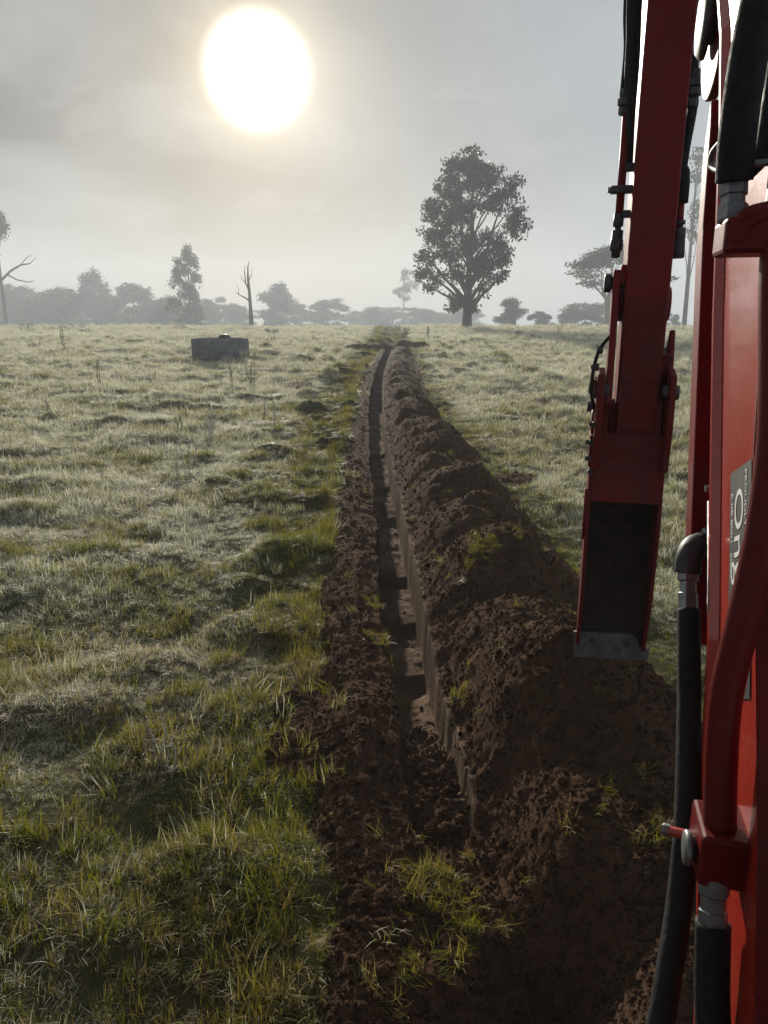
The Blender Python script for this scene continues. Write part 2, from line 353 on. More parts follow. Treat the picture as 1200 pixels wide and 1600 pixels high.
ys = [-6.0]
while ys[-1] < 440:
    y = ys[-1]
    if y < 1.3: d = .12
    elif y < 3.6: d = .0145
    elif y < 42: d = .0145 * (y / 3.6) ** 1.28
    else: d = min(.34 * (y / 42) ** 1.6, 8)
    ys.append(y + d)
ys = np.array(ys)
tn = list(np.arange(-.62, 1.72, .0125)) + list(np.arange(-.165, -.10, .004)) + list(np.arange(.115, .165, .004))
for sgn, st in ((-1, -.62), (1, 1.72)):
    p_, d = st, .014
    while abs(p_) < 430: p_ += sgn * d; tn.append(p_); d *= 1.062
ts = np.unique(np.round(np.array(sorted(tn)), 4))
YY, TT = np.meshgrid(ys, ts, indexing='ij')
XX = TT + centre(YY)
ZZ, SO, SB = height(XX.ravel(), YY.ravel(), True)
nr, nc = YY.shape
V = np.column_stack([XX.ravel(), YY.ravel(), ZZ])
i = np.arange(nr * nc).reshape(nr, nc)
Q = np.stack([i[:-1, :-1], i[:-1, 1:], i[1:, 1:], i[1:, :-1]], -1).reshape(-1, 4)
me = quads('ground', V, Q)
for nm, dat in (('soil', SO), ('subsoil', SB), ('frost', frostmask(XX.ravel(), YY.ravel()) * (.15 + .75 * sstep(9, 30, YY.ravel()) - .6 * sstep(85, 105, YY.ravel())))):
    at = me.attributes.new(nm, 'FLOAT', 'POINT'); at.data.foreach_set('value', dat.astype(np.float32))
link('ground', me, M_ground, kind='structure', label='pasture ground with a narrow trench and dark spoil bank')

# ------------------------------------------------------------------ grass and soil clods: instanced stuff
def blade_tuft(n, h, spread, wid, lean, seed, curl=0.5):
    r = random.Random(seed); v = []; f = []; tip = []; rnd = []
    for k in range(n):
        a = r.uniform(0, 6.283); rad = spread * math.sqrt(r.random()); bx, by = rad * math.cos(a), rad * math.sin(a)
        da = r.uniform(0, 6.283); hh = h * r.uniform(.45, 1.1); ln = hh * lean * r.uniform(.2, 1.6); wd = wid * r.uniform(.6, 1.2)
        dx, dy = math.cos(da), math.sin(da); sx, sy = -dy, dx; tw = r.uniform(-.6, .6)
        b0 = len(v); segs = 3; kb = r.random()
        for s in range(segs + 1):
            q = s / segs; up = hh * (q - curl * .55 * q * q * min(1.3, ln / hh)); out = ln * q * q * 1.0 + .1 * ln * q
            ww = wd * (1 - q ** 1.6) * .5 + .0002; cx, cy = bx + dx * out, by + dy * out
            ox, oy = sx + dx * tw * q, sy + dy * tw * q
            v += [(cx - ox * ww, cy - oy * ww, up - .012), (cx + ox * ww, cy + oy * ww, up - .012)]; tip += [q, q]; rnd += [kb, kb]
        for s in range(segs): f.append((b0 + 2 * s, b0 + 2 * s + 1, b0 + 2 * s + 3, b0 + 2 * s + 2))
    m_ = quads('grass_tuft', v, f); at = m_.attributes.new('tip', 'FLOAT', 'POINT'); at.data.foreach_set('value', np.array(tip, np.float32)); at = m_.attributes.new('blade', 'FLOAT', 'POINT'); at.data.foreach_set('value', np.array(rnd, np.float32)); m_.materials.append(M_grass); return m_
def clod_mesh(seed, k=7):
    """a crumbly clod: several rough crumbs stuck together"""
    r = random.Random(seed); bm = bmesh.new()
    for c in range(k):
        q = bmesh.ops.create_icosphere(bm, subdivisions=2 if c == 0 else 1, radius=1.0)['verts']; rad = .75 if c == 0 else r.uniform(.22, .48)
        d = Vector((r.gauss(0, 1), r.gauss(0, 1), r.gauss(0, 1))).normalized() * (0 if c == 0 else r.uniform(.5, .8))
        for v_ in q: v_.co = Vector((v_.co.x, v_.co.y * .9, v_.co.z * .8)) * rad * r.uniform(.78, 1.2) + d
    m_ = bpy.data.meshes.new('soil_clod'); bm.to_mesh(m_); bm.free(); m_.polygons.foreach_set('use_smooth', np.ones(len(m_.polygons), bool)); m_.materials.append(M_clod); return m_
def source_collection(name, meshes):
    c = bpy.data.collections.new(name)
    for k, m_ in enumerate(meshes): c.objects.link(bpy.data.objects.new('%s_%02d' % (name, k), m_))
    return c
def scatter(name, coll, pos, rot, scl, var, extra, label, cat):
    me_ = bpy.data.meshes.new(name); me_.vertices.add(len(pos)); me_.vertices.foreach_set('co', pos.astype(np.float32).ravel())
    for nm, ty, dat in [('rot', 'FLOAT_VECTOR', rot), ('scl', 'FLOAT', scl), ('var', 'INT', var)] + [(k, 'FLOAT', v_) for k, v_ in extra.items()]:
        at = me_.attributes.new(nm, ty, 'POINT'); at.data.foreach_set('vector' if ty == 'FLOAT_VECTOR' else 'value', np.ascontiguousarray(dat, np.int32 if ty == 'INT' else np.float32).ravel())
    o = link(name, me_, None, label=label, cat=cat, kind='stuff')
    g = bpy.data.node_groups.new(name, 'GeometryNodeTree'); g.interface.new_socket('Geometry', in_out='INPUT', socket_type='NodeSocketGeometry'); g.interface.new_socket('Geometry', in_out='OUTPUT', socket_type='NodeSocketGeometry')
    gi = g.nodes.new('NodeGroupInput'); go = g.nodes.new('NodeGroupOutput'); ip = g.nodes.new('GeometryNodeInstanceOnPoints'); ci = g.nodes.new('GeometryNodeCollectionInfo')
    ci.inputs['Collection'].default_value = coll; ci.inputs['Separate Children'].default_value = True; ci.inputs['Reset Children'].default_value = True
    def na(nm, ty):
        n_ = g.nodes.new('GeometryNodeInputNamedAttribute'); n_.data_type = ty; n_.inputs[0].default_value = nm; return n_.outputs[0]
    L = g.links.new
    L(gi.outputs[0], ip.inputs['Points']); L(ci.outputs[0], ip.inputs['Instance']); ip.inputs['Pick Instance'].default_value = True
    L(na('var', 'INT'), ip.inputs['Instance Index']); L(na('scl', 'FLOAT'), ip.inputs['Scale'])
    er = g.nodes.new('FunctionNodeEulerToRotation'); L(na('rot', 'FLOAT_VECTOR'), er.inputs[0]); L(er.outputs[0], ip.inputs['Rotation'])
    L(ip.outputs[0], go.inputs[0])
    md = o.modifiers.new('scatter', 'NODES'); md.node_group = g
    return o

short = [blade_tuft(34, .060, .052, .0042, .85, 100 + k) for k in range(5)]
long_ = [blade_tuft(24, .115, .045, .0040, .6, 200 + k) for k in range(3)]
matted = [blade_tuft(32, .065, .058, .0042, 1.2, 300 + k, .9) for k in range(3)]
GC = source_collection('grass_source', short + long_ + matted)
def sample_fan(n, r0, r1, pw, half):
    """points in the fan in front of the machine, density falling as r**-pw"""
    e = 2 - pw; u_ = rng.random(n); r = (r0 ** e + u_ * (r1 ** e - r0 ** e)) ** (1 / e); a = rng.uniform(-half, half, n)
    return r * np.sin(a), r * np.cos(a), r
gx, gy, gr = sample_fan(220000, 2.5, 96, 1.5, math.radians(36))
dens = 220000 * .5 / (8.2 * 2 * math.radians(36)) * gr ** -1.5; gy = gy - 1.1; gr = np.hypot(gx, gy)
k_ = rng.random(len(gx)) < np.minimum(1, 950 / dens); gx, gy, gr = gx[k_], gy[k_], gr[k_]
t_ = gx - centre(gy); sm = soilmask(gx, gy, t_)
keep = (sm < .45) & (rng.random(len(gx)) < np.clip(.72 + .85 * fbm(gx / .23, gy / .17, 151, 2), .38, 1)) & ~((np.abs(gx) < .9) & (gy < 1.3))
gx, gy, gr, t_ = gx[keep], gy[keep], gr[keep], t_[keep]
gz = height(gx, gy)
n = len(gx)
fr = np.clip(frostmask(gx, gy) + rng.normal(0, .13, n), 0, 1)
dry = np.clip(.40 + .75 * fbm(gx / 1.3, gy / 1.3, 131, 3) + rng.normal(0, .18, n) + .10 * sstep(8, 30, gy), 0, 1)
tall = fbm(gx / .6, gy / .45, 141, 3)
edge_l = np.exp(-((t_ + .60) / .10) ** 2)
scl = (0.85 + .60 * tall + rng.normal(0, .15, n)) * (1 + .7 * edge_l) * np.maximum(1, (gr / 4) ** .52)
scl = np.clip(scl, .35, None) * (.55 + .45 * sstep(1.4, 2.2, np.abs(t_) + .6 * (gy < 0)))
var = rng.integers(0, 5, n)
u_ = rng.random(n)
var = np.where(u_ < .12 + .18 * (tall > .2) + .4 * edge_l, rng.integers(5, 8, n), var)
var = np.where((u_ > .62), rng.integers(8, 11, n), var)
rot = np.column_stack([rng.normal(0, .18, n), rng.normal(0, .18, n), rng.uniform(0, 6.283, n)])
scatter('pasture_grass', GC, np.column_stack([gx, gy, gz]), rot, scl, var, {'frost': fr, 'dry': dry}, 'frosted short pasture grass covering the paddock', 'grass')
# coarse tussocks standing above the short grass
sx_, sy_, sr_ = sample_fan(900, 2.2, 60, 1.25, math.radians(35)); st_ = sx_ - centre(sy_); ok = (st_ < -.75) | (st_ > 1.6); sx_, sy_, sr_ = sx_[ok], sy_[ok], sr_[ok]
qx, qy, qs, qf = [], [], [], []
for a, b, c in zip(sx_, sy_, sr_):
    k = int(rng.integers(8, 26)); w_ = rng.uniform(.05, .13) * max(1, (c / 6) ** .4)
    qx.append(rng.normal(a, w_ * 1.5, k)); qy.append(rng.normal(b, w_, k)); qs.append(rng.uniform(.7, 1.25, k) * max(1, (c / 6) ** .45)); qf.append(np.full(k, rng.uniform(.05, .55)))
qx, qy, qs, qf = map(np.concatenate, (qx, qy, qs, qf)); n = len(qx)
scatter('tussock_grass', GC, np.column_stack([qx, qy, height(qx, qy)]), np.column_stack([rng.normal(0, .2, n), rng.normal(0, .2, n), rng.uniform(0, 6.28, n)]), qs, rng.integers(5, 8, n),
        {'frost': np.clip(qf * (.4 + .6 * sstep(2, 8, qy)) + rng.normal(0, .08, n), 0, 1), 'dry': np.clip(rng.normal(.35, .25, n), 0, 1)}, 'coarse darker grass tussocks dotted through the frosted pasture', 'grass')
# sods and torn tufts lying on the loose soil
cl = [(.17, 2.08, .16, 60, 0), (.26, 1.92, .10, 22, 0), (.66, 4.62, .14, 45, 0), (.93, 1.98, .08, 14, 0), (.02, 4.0, .08, 24, 0), (-.03, 4.6, .10, 24, 0), (.38, 3.3, .05, 7, 0), (.1, 1.75, .12, 18, 0)]
px, py = [], []
for (a, b, rr, k, _) in cl:
    px += list(rng.normal(a, rr * .6, k)); py += list(rng.normal(b, rr * .5, k))
k = 120
ax, ay, ar = sample_fan(k * 6, 2, 30, 1.4, math.radians(25)); am = soilmask(ax, ay, ax - centre(ay)); ok = (am > .6) & (np.abs(ax - centre(ay)) > .22)
px += list(ax[ok][:k]); py += list(ay[ok][:k]); px = np.array(px); py = np.array(py); n = len(px)
scatter('torn_grass', GC, np.column_stack([px, py, height(px, py)]), np.column_stack([rng.normal(0, .8, n), rng.normal(0, .8, n), rng.uniform(0, 6.28, n)]), rng.uniform(.35, .85, n), rng.integers(5, 11, n),
        {'frost': np.full(n, .05), 'dry': np.clip(rng.normal(.55, .25, n), 0, 1)}, 'torn grass sods scattered on the dark loose soil', 'grass')
CC = source_collection('clod_source', [clod_mesh(k) for k in range(6)])
cx, cy_, crr = sample_fan(150000, 1.5, 30, 1.75, math.radians(32))
ct = cx - centre(cy_); cm = soilmask(cx, cy_, ct)
infl = (np.abs(ct) < .19) & (cy_ > 3.6)
ok = (cm > .3) & ~(infl & (rng.random(len(cx)) > .12)); cx, cy_, crr, ct = cx[ok][:42000], cy_[ok][:42000], crr[ok][:42000], ct[ok][:42000]
n = len(cx); cs = .0042 * np.exp(rng.normal(0, .60, n)) * np.maximum(1, (crr / 3) ** .35) + .016 * (rng.random(n) > .985) * rng.random(n)
cs = np.clip(cs, .003, .034)
scatter('soil_clods', CC, np.column_stack([cx, cy_, height(cx, cy_) + cs * .05]), rng.uniform(0, 6.28, (n, 3)), cs, rng.integers(0, 6, n), {}, 'loose crumbs and clods of dark brown soil', 'soil')

# ------------------------------------------------------------------ trees
def tube(path, radii, sides=7, wob=0.0, seed=0, cap=True):
    r = random.Random(seed); v = []; f = []
    P = [Vector(p) for p in path]
    up = Vector((0, 0, 1)) if abs((P[-1] - P[0]).normalized().z) < .9 else Vector((1, 0, 0))
    prev = None
    for k, p in enumerate(P):
        tg = (P[min(k + 1, len(P) - 1)] - P[max(k - 1, 0)]).normalized()
        a = (prev - tg * prev.dot(tg)) if prev is not None else up - tg * up.dot(tg)
        a.normalize(); prev = a; b = tg.cross(a)
        for s in range(sides):
            q = 2 * math.pi * s / sides; rr = radii[k] * (1 + wob * r.uniform(-1, 1))
            v.append(p + a * math.cos(q) * rr + b * math.sin(q) * rr)
        if k:
            for s in range(sides):
                f.append(((k - 1) * sides + s, (k - 1) * sides + (s + 1) % sides, k * sides + (s + 1) % sides, k * sides + s))
    if cap:
        f.append(tuple(range(sides - 1, -1, -1))); f.append(tuple((len(P) - 1) * sides + s for s in range(sides)))
    return [tuple(x) for x in v], f
def joinparts(name, parts, smooth=True):
    v = []; f = []
    for pv, pf in parts:
        b = len(v); v += pv; f += [tuple(x + b for x in q) for q in pf]
    m_ = bpy.data.meshes.new(name); m_.from_pydata(v, [], f)
    if smooth: m_.polygons.foreach_set('use_smooth', np.ones(len(m_.polygons), bool))
    m_.update(); return m_
def curve_path(a, b, n, sag, r):
    a, b = Vector(a), Vector(b); L = (b - a).length; off = Vector((r.uniform(-1, 1), r.uniform(-1, 1), sag)) * L * .14
    return [a.lerp(b, k / n) + off * math.sin(math.pi * k / n) + Vector((r.uniform(-1, 1), r.uniform(-1, 1), r.uniform(-1, 1))) * L * .02 * (0 < k < n) for k in range(n + 1)]
def leaf_cloud(blobs, per, size, g, clump, droop=.5):
    """blobs: (x,y,z,rx,ry,rz,weight); leaves gathered in many small clumps spread through each blob"""
    out = []
    for (x, y, z, rx, ry, rz, wt) in blobs:
        nc_ = max(3, int(per * wt)); d = g.normal(size=(nc_, 3)); d /= np.linalg.norm(d, axis=1)[:, None]
        c = d * (g.random(nc_) ** .42)[:, None] * np.array([rx, ry, rz]) + np.array([x, y, z])
        for q in c:
            m_ = int(clump * g.uniform(.5, 1.5)); s = size * g.uniform(1.3, 2.6)
            e = g.normal(size=(m_, 3)); e /= np.linalg.norm(e, axis=1)[:, None]
            out.append(q + e * (g.random(m_) ** .45)[:, None] * np.array([s, s, s * .7]) * 1.15)
    P = np.concatenate(out); n_ = len(P)
    ax_ = g.normal(size=(n_, 3)); ax_[:, 2] -= droop * 1.4; ax_ /= np.linalg.norm(ax_, axis=1)[:, None]
    sd = np.cross(ax_, g.normal(size=(n_, 3))); sd /= np.linalg.norm(sd, axis=1)[:, None] + 1e-9
    L = size * g.uniform(.6, 1.4, n_)[:, None]; W = L * g.uniform(.22, .42, n_)[:, None]
    v = np.stack([P, P + ax_ * L * .45 + sd * W, P + ax_ * L, P + ax_ * L * .45 - sd * W], 1).reshape(-1, 3)
    return v, np.arange(n_ * 4).reshape(-1, 4)
def build_tree(name, label, group, trunk, limbs, blobs, leafm, barkm, per, size, clump, seed, loc=(0, 0, 0), rz=0, cat='tree'):
    g = np.random.default_rng(seed); r = random.Random(seed)
    root = empty(name, loc, rz, label, cat, group)
    parts = [tube(trunk[0], trunk[1], 9, .06, seed)] + [tube(p_, q_, 6, .05, seed + k) for k, (p_, q_) in enumerate(limbs)]
    link('trunk', joinparts('trunk', parts), barkm, root)
    if blobs:
        v, f = leaf_cloud(blobs, per, size, g, clump); link('crown', quads('crown', v, f, False), leafm, root)
    return root
def limbs_to(blobs, trunk, r, zmin, k=1.0):
    """one branch from the trunk to each leaf mass"""
    out = []; T = [Vector(p) for p in trunk[0]]; Rr = trunk[1]
    for (x, y, z, rx, ry, rz, wt) in blobs:
        zs = max(zmin, z - math.hypot(x - T[-1].x, y - T[-1].y) * r.uniform(.8, 1.3) - rz * .4)
        j = min(range(len(T)), key=lambda q: abs(T[q].z - zs)); a = T[j]; rad = Rr[j] * .55 * k
        p_ = curve_path(a, (x, y, z + rz * .3), 6, .5, r); out.append((p_, [rad * (1 - .85 * q / 6) for q in range(7)]))
        for e in range(3):
            m_ = p_[3 + e]; en = m_ + Vector((r.uniform(-1, 1) * rx, r.uniform(-1, 1) * ry, r.uniform(.1, .9) * rz))
            out.append((curve_path(m_, en, 4, .3, r), [rad * .32 * (1 - .8 * q / 4) for q in range(5)]))
    return out

# the big gum on the crest, its leaf masses one by one
S = .0742
big = [(740, 285, 24, 17), (716, 290, 17, 19), (765, 296, 24, 20), (735, 312, 34, 22), (704, 325, 22, 24), (684, 352, 17, 20), (795, 325, 18, 18), (802, 352, 15, 15), (770, 335, 28, 20), (730, 345, 30, 20),
       (800, 378, 18, 18), (684, 385, 20, 18), (712, 372, 24, 18), (778, 392, 24, 20), (675, 418, 17, 17), (706, 412, 22, 18), (740, 395, 26, 18), (770, 425, 24, 18), (790, 415, 13, 16), (668, 442, 13, 10), (694, 446, 15, 12),
       (750, 430, 20, 18), (776, 446, 15, 9), (722, 440, 15, 14), (716, 482, 13, 13), (745, 487, 9, 9), (756, 462, 9, 10), (790, 440, 7, 8), (680, 458, 9, 8)]
r_ = random.Random(11)
bl = [((x - 737) * S, r_.uniform(-1, 1) * (2.6 if ry > 13 else 1.2), (517 - y) * S, rx * S * .95, rx * S * 1.05, ry * S * .95, (rx * ry) / 400) for x, y, rx, ry in big]
tk = ([(0, 0, -.4), (.02, 0, .6), (.05, 0, 2), (.05, .05, 3.9), (.15, .1, 5.6), (.25, 0, 7.5), (.35, -.1, 9.8), (.2, 0, 12.2), (.25, 0, 15), (.3, 0, 17)], [.70, .56, .48, .44, .38, .31, .24, .17, .10, .04])
lb = limbs_to(bl, tk, r_, 2.4, .8)
for pts, ra in ([[(.05, 0, 3.6), (-.9, .1, 5.2), (-1.9, .3, 6.4), (-2.6, .5, 8.8), (-3.2, .4, 11.5)], .30], [[(.1, 0, 4.2), (1.1, -.3, 5.8), (1.9, -.2, 8.0), (2.6, 0, 10.5), (3.4, 0, 13)], .27], [[(.2, 0, 6.5), (-.7, .2, 9), (-1.0, 0, 12.5), (-1.3, 0, 15.5)], .22]):
    lb.append((pts, [ra * (1 - .2 * k) for k in range(5)][:len(pts)]))
bigtree = build_tree('gum_tree', 'large dark gum tree with full leafy crown standing alone on the crest', None, tk, lb, bl, M_leaf, M_bark, 33, .30, 32, 5, (9.15, 84.5, float(height(np.array([9.15]), np.array([84.5]))[0])))

def random_gum(kind, seed):
    """a gum of unit height 10 m and crown width 8 m at the origin: (trunk, limbs, blobs)"""
    r = random.Random(seed); H = 10.0
    if kind == 'cone':
        tk = ([(0, 0, -1), (0, 0, 2), (.1, 0, 5), (0, .1, 8), (0, 0, 9.6)], [.22, .17, .13, .07, .03]); b = []
        for k in range(30):
            z = .9 + 8.3 * (k / 29); rad = 3.4 * (1 - ((z - 2.5) / 7.6) ** 2 * .8 if z > 2.5 else .8); a = r.uniform(0, 6.28); q = rad * r.uniform(.25, .85)
            s = r.uniform(.7, 1.15) * (1.1 - .5 * k / 29); b.append((q * math.cos(a), q * math.sin(a), z, s, s, s * .85, .55))
        b += [(0, 0, 9.5, .6, .6, .6, .3)]
        return tk, limbs_to(b, tk, r, .8, .5), b
    if kind in ('open', 'tall'):
        bend = r.uniform(-.4, .4)
        tk = ([(0, 0, -1), (.05, 0, 2), (bend * .5, .1, 4.5), (bend, 0, 7), (bend * .7, 0, 9.3)], [.20, .16, .12, .08, .03]); b = []
        for k in range(11 if kind == 'tall' else 13):
            z = r.uniform(4.6, 9.4); a = r.uniform(0, 6.28); q = r.uniform(1.0, 3.3) * (1.15 - (z - 4.6) / 8); s = r.uniform(.55, .95)
            b.append((q * math.cos(a), q * math.sin(a), z, s * 1.2, s * 1.2, s * .6, .42))
        b.append((bend * .7, 0, 9.3, .8, .8, .6, .4))
        return tk, limbs_to(b, tk, r, 2.5, .6), b
    if kind == 'spread':
        tk = ([(0, 0, -1), (.1, 0, 1.5), (0, .1, 3.2), (.3, 0, 4.6), (.2, 0, 6.5)], [.34, .27, .24, .18, .10]); b = []
        for k in range(20):
            a = 2 * math.pi * k / 20 * 2 + r.uniform(-.4, .4); q = r.uniform(.8, 3.6); z = 8.8 - q * q * .28 + r.uniform(-.7, .5); s = r.uniform(.6, 1.05)
            b.append((q * math.cos(a), q * math.sin(a), z, s * 1.15, s * 1.15, s * .65, .5))
        return tk, limbs_to(b, tk, r, 2.6, .6), b
    if kind == 'limb':
        tk = ([(0, 0, -1), (.1, 0, 2), (0, .1, 4.5), (.2, 0, 7), (.1, 0, 9.3)], [.30, .25, .2, .13, .05]); b = []
        for k in range(16):
            z = r.uniform(5.6, 9.6); a = r.uniform(0, 6.28); q = r.uniform(.5, 3.2) * (1.2 - (z - 5) / 6); s = r.uniform(.6, 1.0)
            b.append((q * math.cos(a), q * math.sin(a), z, s * 1.1, s * 1.1, s * .75, .55))
        lb = limbs_to(b, tk, r, 3, .6)
        lb += [([(0, 0, 4.2), (1.6, 0, 5.0), (3.2, .1, 5.5), (4.6, 0, 5.6), (5.6, .1, 6.1)], [.13, .11, .08, .05, .02]), ([(3.2, .1, 5.5), (4.2, .1, 6.1), (5.0, 0, 6.3)], [.05, .035, .015]), ([(1.0, 0, 4.75), (2.4, .1, 4.3), (4.2, 0, 4.1), (5.0, .1, 4.3)], [.08, .06, .04, .015])]
        return tk, lb, b
    tk = ([(0, 0, -1), (.1, 0, 1.4), (0, .1, 3.0), (.2, 0, 5.5), (.1, 0, 8.2)], [.26, .20, .17, .11, .04]); b = []
    nb = r.randint(26, 32)
    for k in range(nb):
        z = .7 + 8.3 * r.random() ** .9; a = r.uniform(0, 6.28); pr = math.sqrt(max(.05, 1 - ((z - 5.0) / 5.2) ** 2)); q = 3.3 * pr * r.uniform(.25, .95); s = r.uniform(.75, 1.3)
        b.append((q * math.cos(a), q * math.sin(a), z, s * 1.1, s * 1.1, s * .8, .75))
    return tk, limbs_to(b, tk, r, 1.2, .6), b
TREES = [
    (-84.6, 170.7, 26.1, 12.0, 'limb'), (-140.9, 264.9, 19.8, 18.6, 0), (-128.9, 270.9, 17.0, 16.8, 1), (-127.1, 284.9, 14.9, 14.7, 2), (-113.9, 273.2, 15.4, 14.5, 0),
    (-102.7, 269.1, 22.4, 12.8, 3), (-102.9, 287.1, 14.3, 14.3, 1), (-86.7, 266.2, 17.6, 17.2, 2), (-86.1, 287.4, 11.3, 12.4, 0), (-49.1, 193.9, 21.3, 13.3, 'cone'),
    (-68.8, 304.3, 13.1, 13.7, 1), (-57.4, 294.5, 11.0, 13.7, 2), (-41.0, 285.1, 17.6, 15.6, 0), (-34.1, 310.1, 11.3, 13.9, 3), (-21.9, 299.2, 12.8, 15.9, 1),
    (-14.1, 324.7, 6.4, 9.8, 2), (-3.6, 312.0, 9.3, 14.6, 0), (8.8, 334.9, 25.6, 16.0, 'open'), (14.0, 304.7, 9.2, 16.3, 1), (24.5, 319.1, 7.4, 18.7, 2), (29.4, 298.6, 9.6, 12.4, 3),
    (28.2, 169.7, 7.9, 7.3, 3), (38.2, 186.1, 5.5, 6.8, 1), (48.5, 194.0, 7.8, 10.7, 0), (57.0, 196.9, 8.9, 10.8, 2), (42.0, 144.3, 16.3, 21.0, 'spread'), (51.6, 131.0, 30.0, 17.0, 'tall'), (72.7, 191.7, 5.3, 3.8, 1), (78.2, 194.9, 2.5, 4.9, 2)]
TREES += [(-120.5, 262.0, 14.0, 15.0, 1), (-94.5, 262.0, 13.0, 14.0, 0), (-78.0, 275.0, 13.0, 14.0, 3), (-135.5, 258.0, 13.0, 15.0, 2), (-110.0, 252.0, 14.5, 16.0, 0), (-124.0, 247.0, 15.5, 15.0, 3), (-76.0, 258.0, 11.5, 13.0, 2), (-64.5, 280.0, 11.0, 14.0, 0)]
EXTRA = [(-150 + 13 * k + random.uniform(-4, 4), 325 + random.uniform(-8, 12), random.uniform(9, 13), random.uniform(13, 17), k % 4) for k in range(6)] + [(-60 + 16 * k + random.uniform(-4, 4), 340 + random.uniform(-8, 12), random.uniform(7.5, 10), random.uniform(14, 18), k % 4) for k in range(7)]
LAB = {'limb': 'tall gum tree with one long bare limb reaching out sideways', 'cone': 'tall pointed leafy gum tree behind the crest near the dead tree', 'open': 'thin open-crowned pale gum rising above the misty treeline',
       'spread': 'spreading gum tree with arching branches seen beside the digger arm', 'tall': 'tall sparse gum tree seen between digger arm and boom'}
protos = {}; COUNTED = []
for (x, y, h, wd, kind) in TREES + EXTRA:
    z = float(broad(np.array([x]), np.array([y]))[0])
    scl3 = (wd / 7.0, wd / 7.0, h / 10.0) if not isinstance(kind, str) else (wd / 8.0, wd / 8.0, h / 10.0)
    if kind in protos:
        o = copy_tree(protos[kind], (x, y, z), random.uniform(0, 6.28), scl3)
    else:
        tk, lb, b = random_gum(kind, 40 + (kind if isinstance(kind, int) else len(kind) * 7))
        sz = {'limb': .22, 'cone': .25, 'open': .24, 'spread': .22, 'tall': .19}.get(kind, .31)
        per = {'limb': 26, 'cone': 24, 'open': 24, 'spread': 30, 'tall': 24}.get(kind, 27)
        o = build_tree('gum_tree', LAB.get(kind, ''), None, tk, lb, b, M_leaf2 if kind in ('open', 'tall') else M_leaf, M_bark2 if kind in ('open', 'tall', 'spread') else M_bark, per, sz, 24, 60 + len(protos), (x, y, z), 0)
        o.scale = scl3; protos[kind] = o
        if kind not in ('limb', 'spread'): o.rotation_euler.z = random.uniform(0, 6.28)
    if not isinstance(kind, str):
        if y >= 318 or abs(y - 319.1) < .2: o['label'] = 'low pale bushy gum tree farthest back in the mist'; o['group'] = 'farthest misty gums'
        else: COUNTED.append((x / y, o))
COUNTED.sort(key=lambda q: q[0])
ORD = ['first', 'second', 'third', 'fourth', 'fifth', 'sixth', 'seventh', 'eighth', 'ninth', 'tenth', 'eleventh', 'twelfth', 'thirteenth', 'fourteenth']
for a0, a1, kindw, lm0, lm1 in ((-9, -.489, 'hazy gum tree standing beyond', 'the bare-limbed gum', None), (-.489, -.253, 'hazy bushy gum', 'the bare-limbed gum', 'the pointed leafy gum'), (-.253, -.175, 'hazy low gum', 'the pointed leafy gum', 'the dead tree'),
                                (-.175, .026, 'hazy bushy gum', 'the dead tree', 'the thin open-crowned gum'), (.026, .108, 'hazy low gum', 'the thin open-crowned gum', 'the large dark gum'), (.108, 9, 'small bushy gum', 'the large dark gum', 'the digger boom')):
    row = [o for q, o in COUNTED if a0 <= q < a1]
    for k, o in enumerate(row):
        o['label'] = '%s %s counted from %s towards %s' % (ORD[k], kindw, lm0, lm1) if lm1 else 'hazy gum tree standing beyond the bare-limbed gum'
        o['group'] = 'misty treeline gums'
# dead tree
rd = random.Random(2)
dz = float(height(np.array([-17.7]), np.array([105.]))[0])
dtk = ([(0, 0, -.3), (.05, 0, 1.5), (0, 0, 3.5), (-.05, 0, 5.2), (-.15, 0, 6.6), (-.1, 0, 8.0), (.12, 0, 8.9)], [.34, .27, .22, .18, .14, .08, .02])
dl = [([(0, 0, 3.6), (-.7, .1, 4.1), (-1.5, 0, 4.5), (-2.0, .1, 4.9)], [.12, .09, .06, .02]), ([(-.05, 0, 5.0), (-.5, .1, 6.0), (-.6, 0, 7.4), (-.45, 0, 8.3)], [.12, .09, .06, .02]),
      ([(-.5, .1, 6.0), (-1.0, .1, 6.5), (-1.1, 0, 7.2)], [.06, .04, .015]), ([(-.1, 0, 6.3), (.35, 0, 7.0), (.5, 0, 7.9)], [.08, .05, .015]), ([(-1.5, 0, 4.5), (-1.5, .1, 5.2), (-1.8, .1, 5.9)], [.05, .03, .012])]
build_tree('dead_tree', 'bare dead tree trunk with broken branches on the crest', None, dtk, dl, None, None, M_bark2, 0, 0, 0, 2, (-18.3, 105, dz))

# low scrub along the crest
def scrub(x, y, h, wd, seed, label):
    r = random.Random(seed); z = float(height(np.array([x]), np.array([y]))[0]); lb = []
    b = []
    for k in range(7):
        a = r.uniform(0, 6.28); q = wd * r.uniform(.1, .9); e = (q * math.cos(a), q * math.sin(a), h * r.uniform(.4, 1))
        lb.append((curve_path((0, 0, -.05), e, 4, .3, r), [.02, .016, .012, .008, .004])); b.append((e[0], e[1], e[2], wd * .28, wd * .28, h * .2, .3))
    build_tree('scrub_bush', label, 'scrub along the crest', ([(0, 0, -.1), (0, 0, h * .5)], [.03, .015]), lb, b, M_leaf2, M_bark, 14, .09, 9, seed, (x, y, z), 0, 'bush')
for k, (x, y, h, wd) in enumerate([(-30.5, 74, .75, 2.2), (-33.5, 72, .55, 1.8), (-27.5, 70, .5, 1.5), (-9.5, 66, .5, .7), (1.4, 56, .8, .5), (-21, 78, .4, .9), (10.6, 60, .4, .5), (22, 70, .5, 1.6), (30, 74, .6, 2.4), (-38, 80, .5, 1.4)]):
    scrub(x, y, h, wd, 500 + k, 'low twiggy scrub bush on the frosted crest')

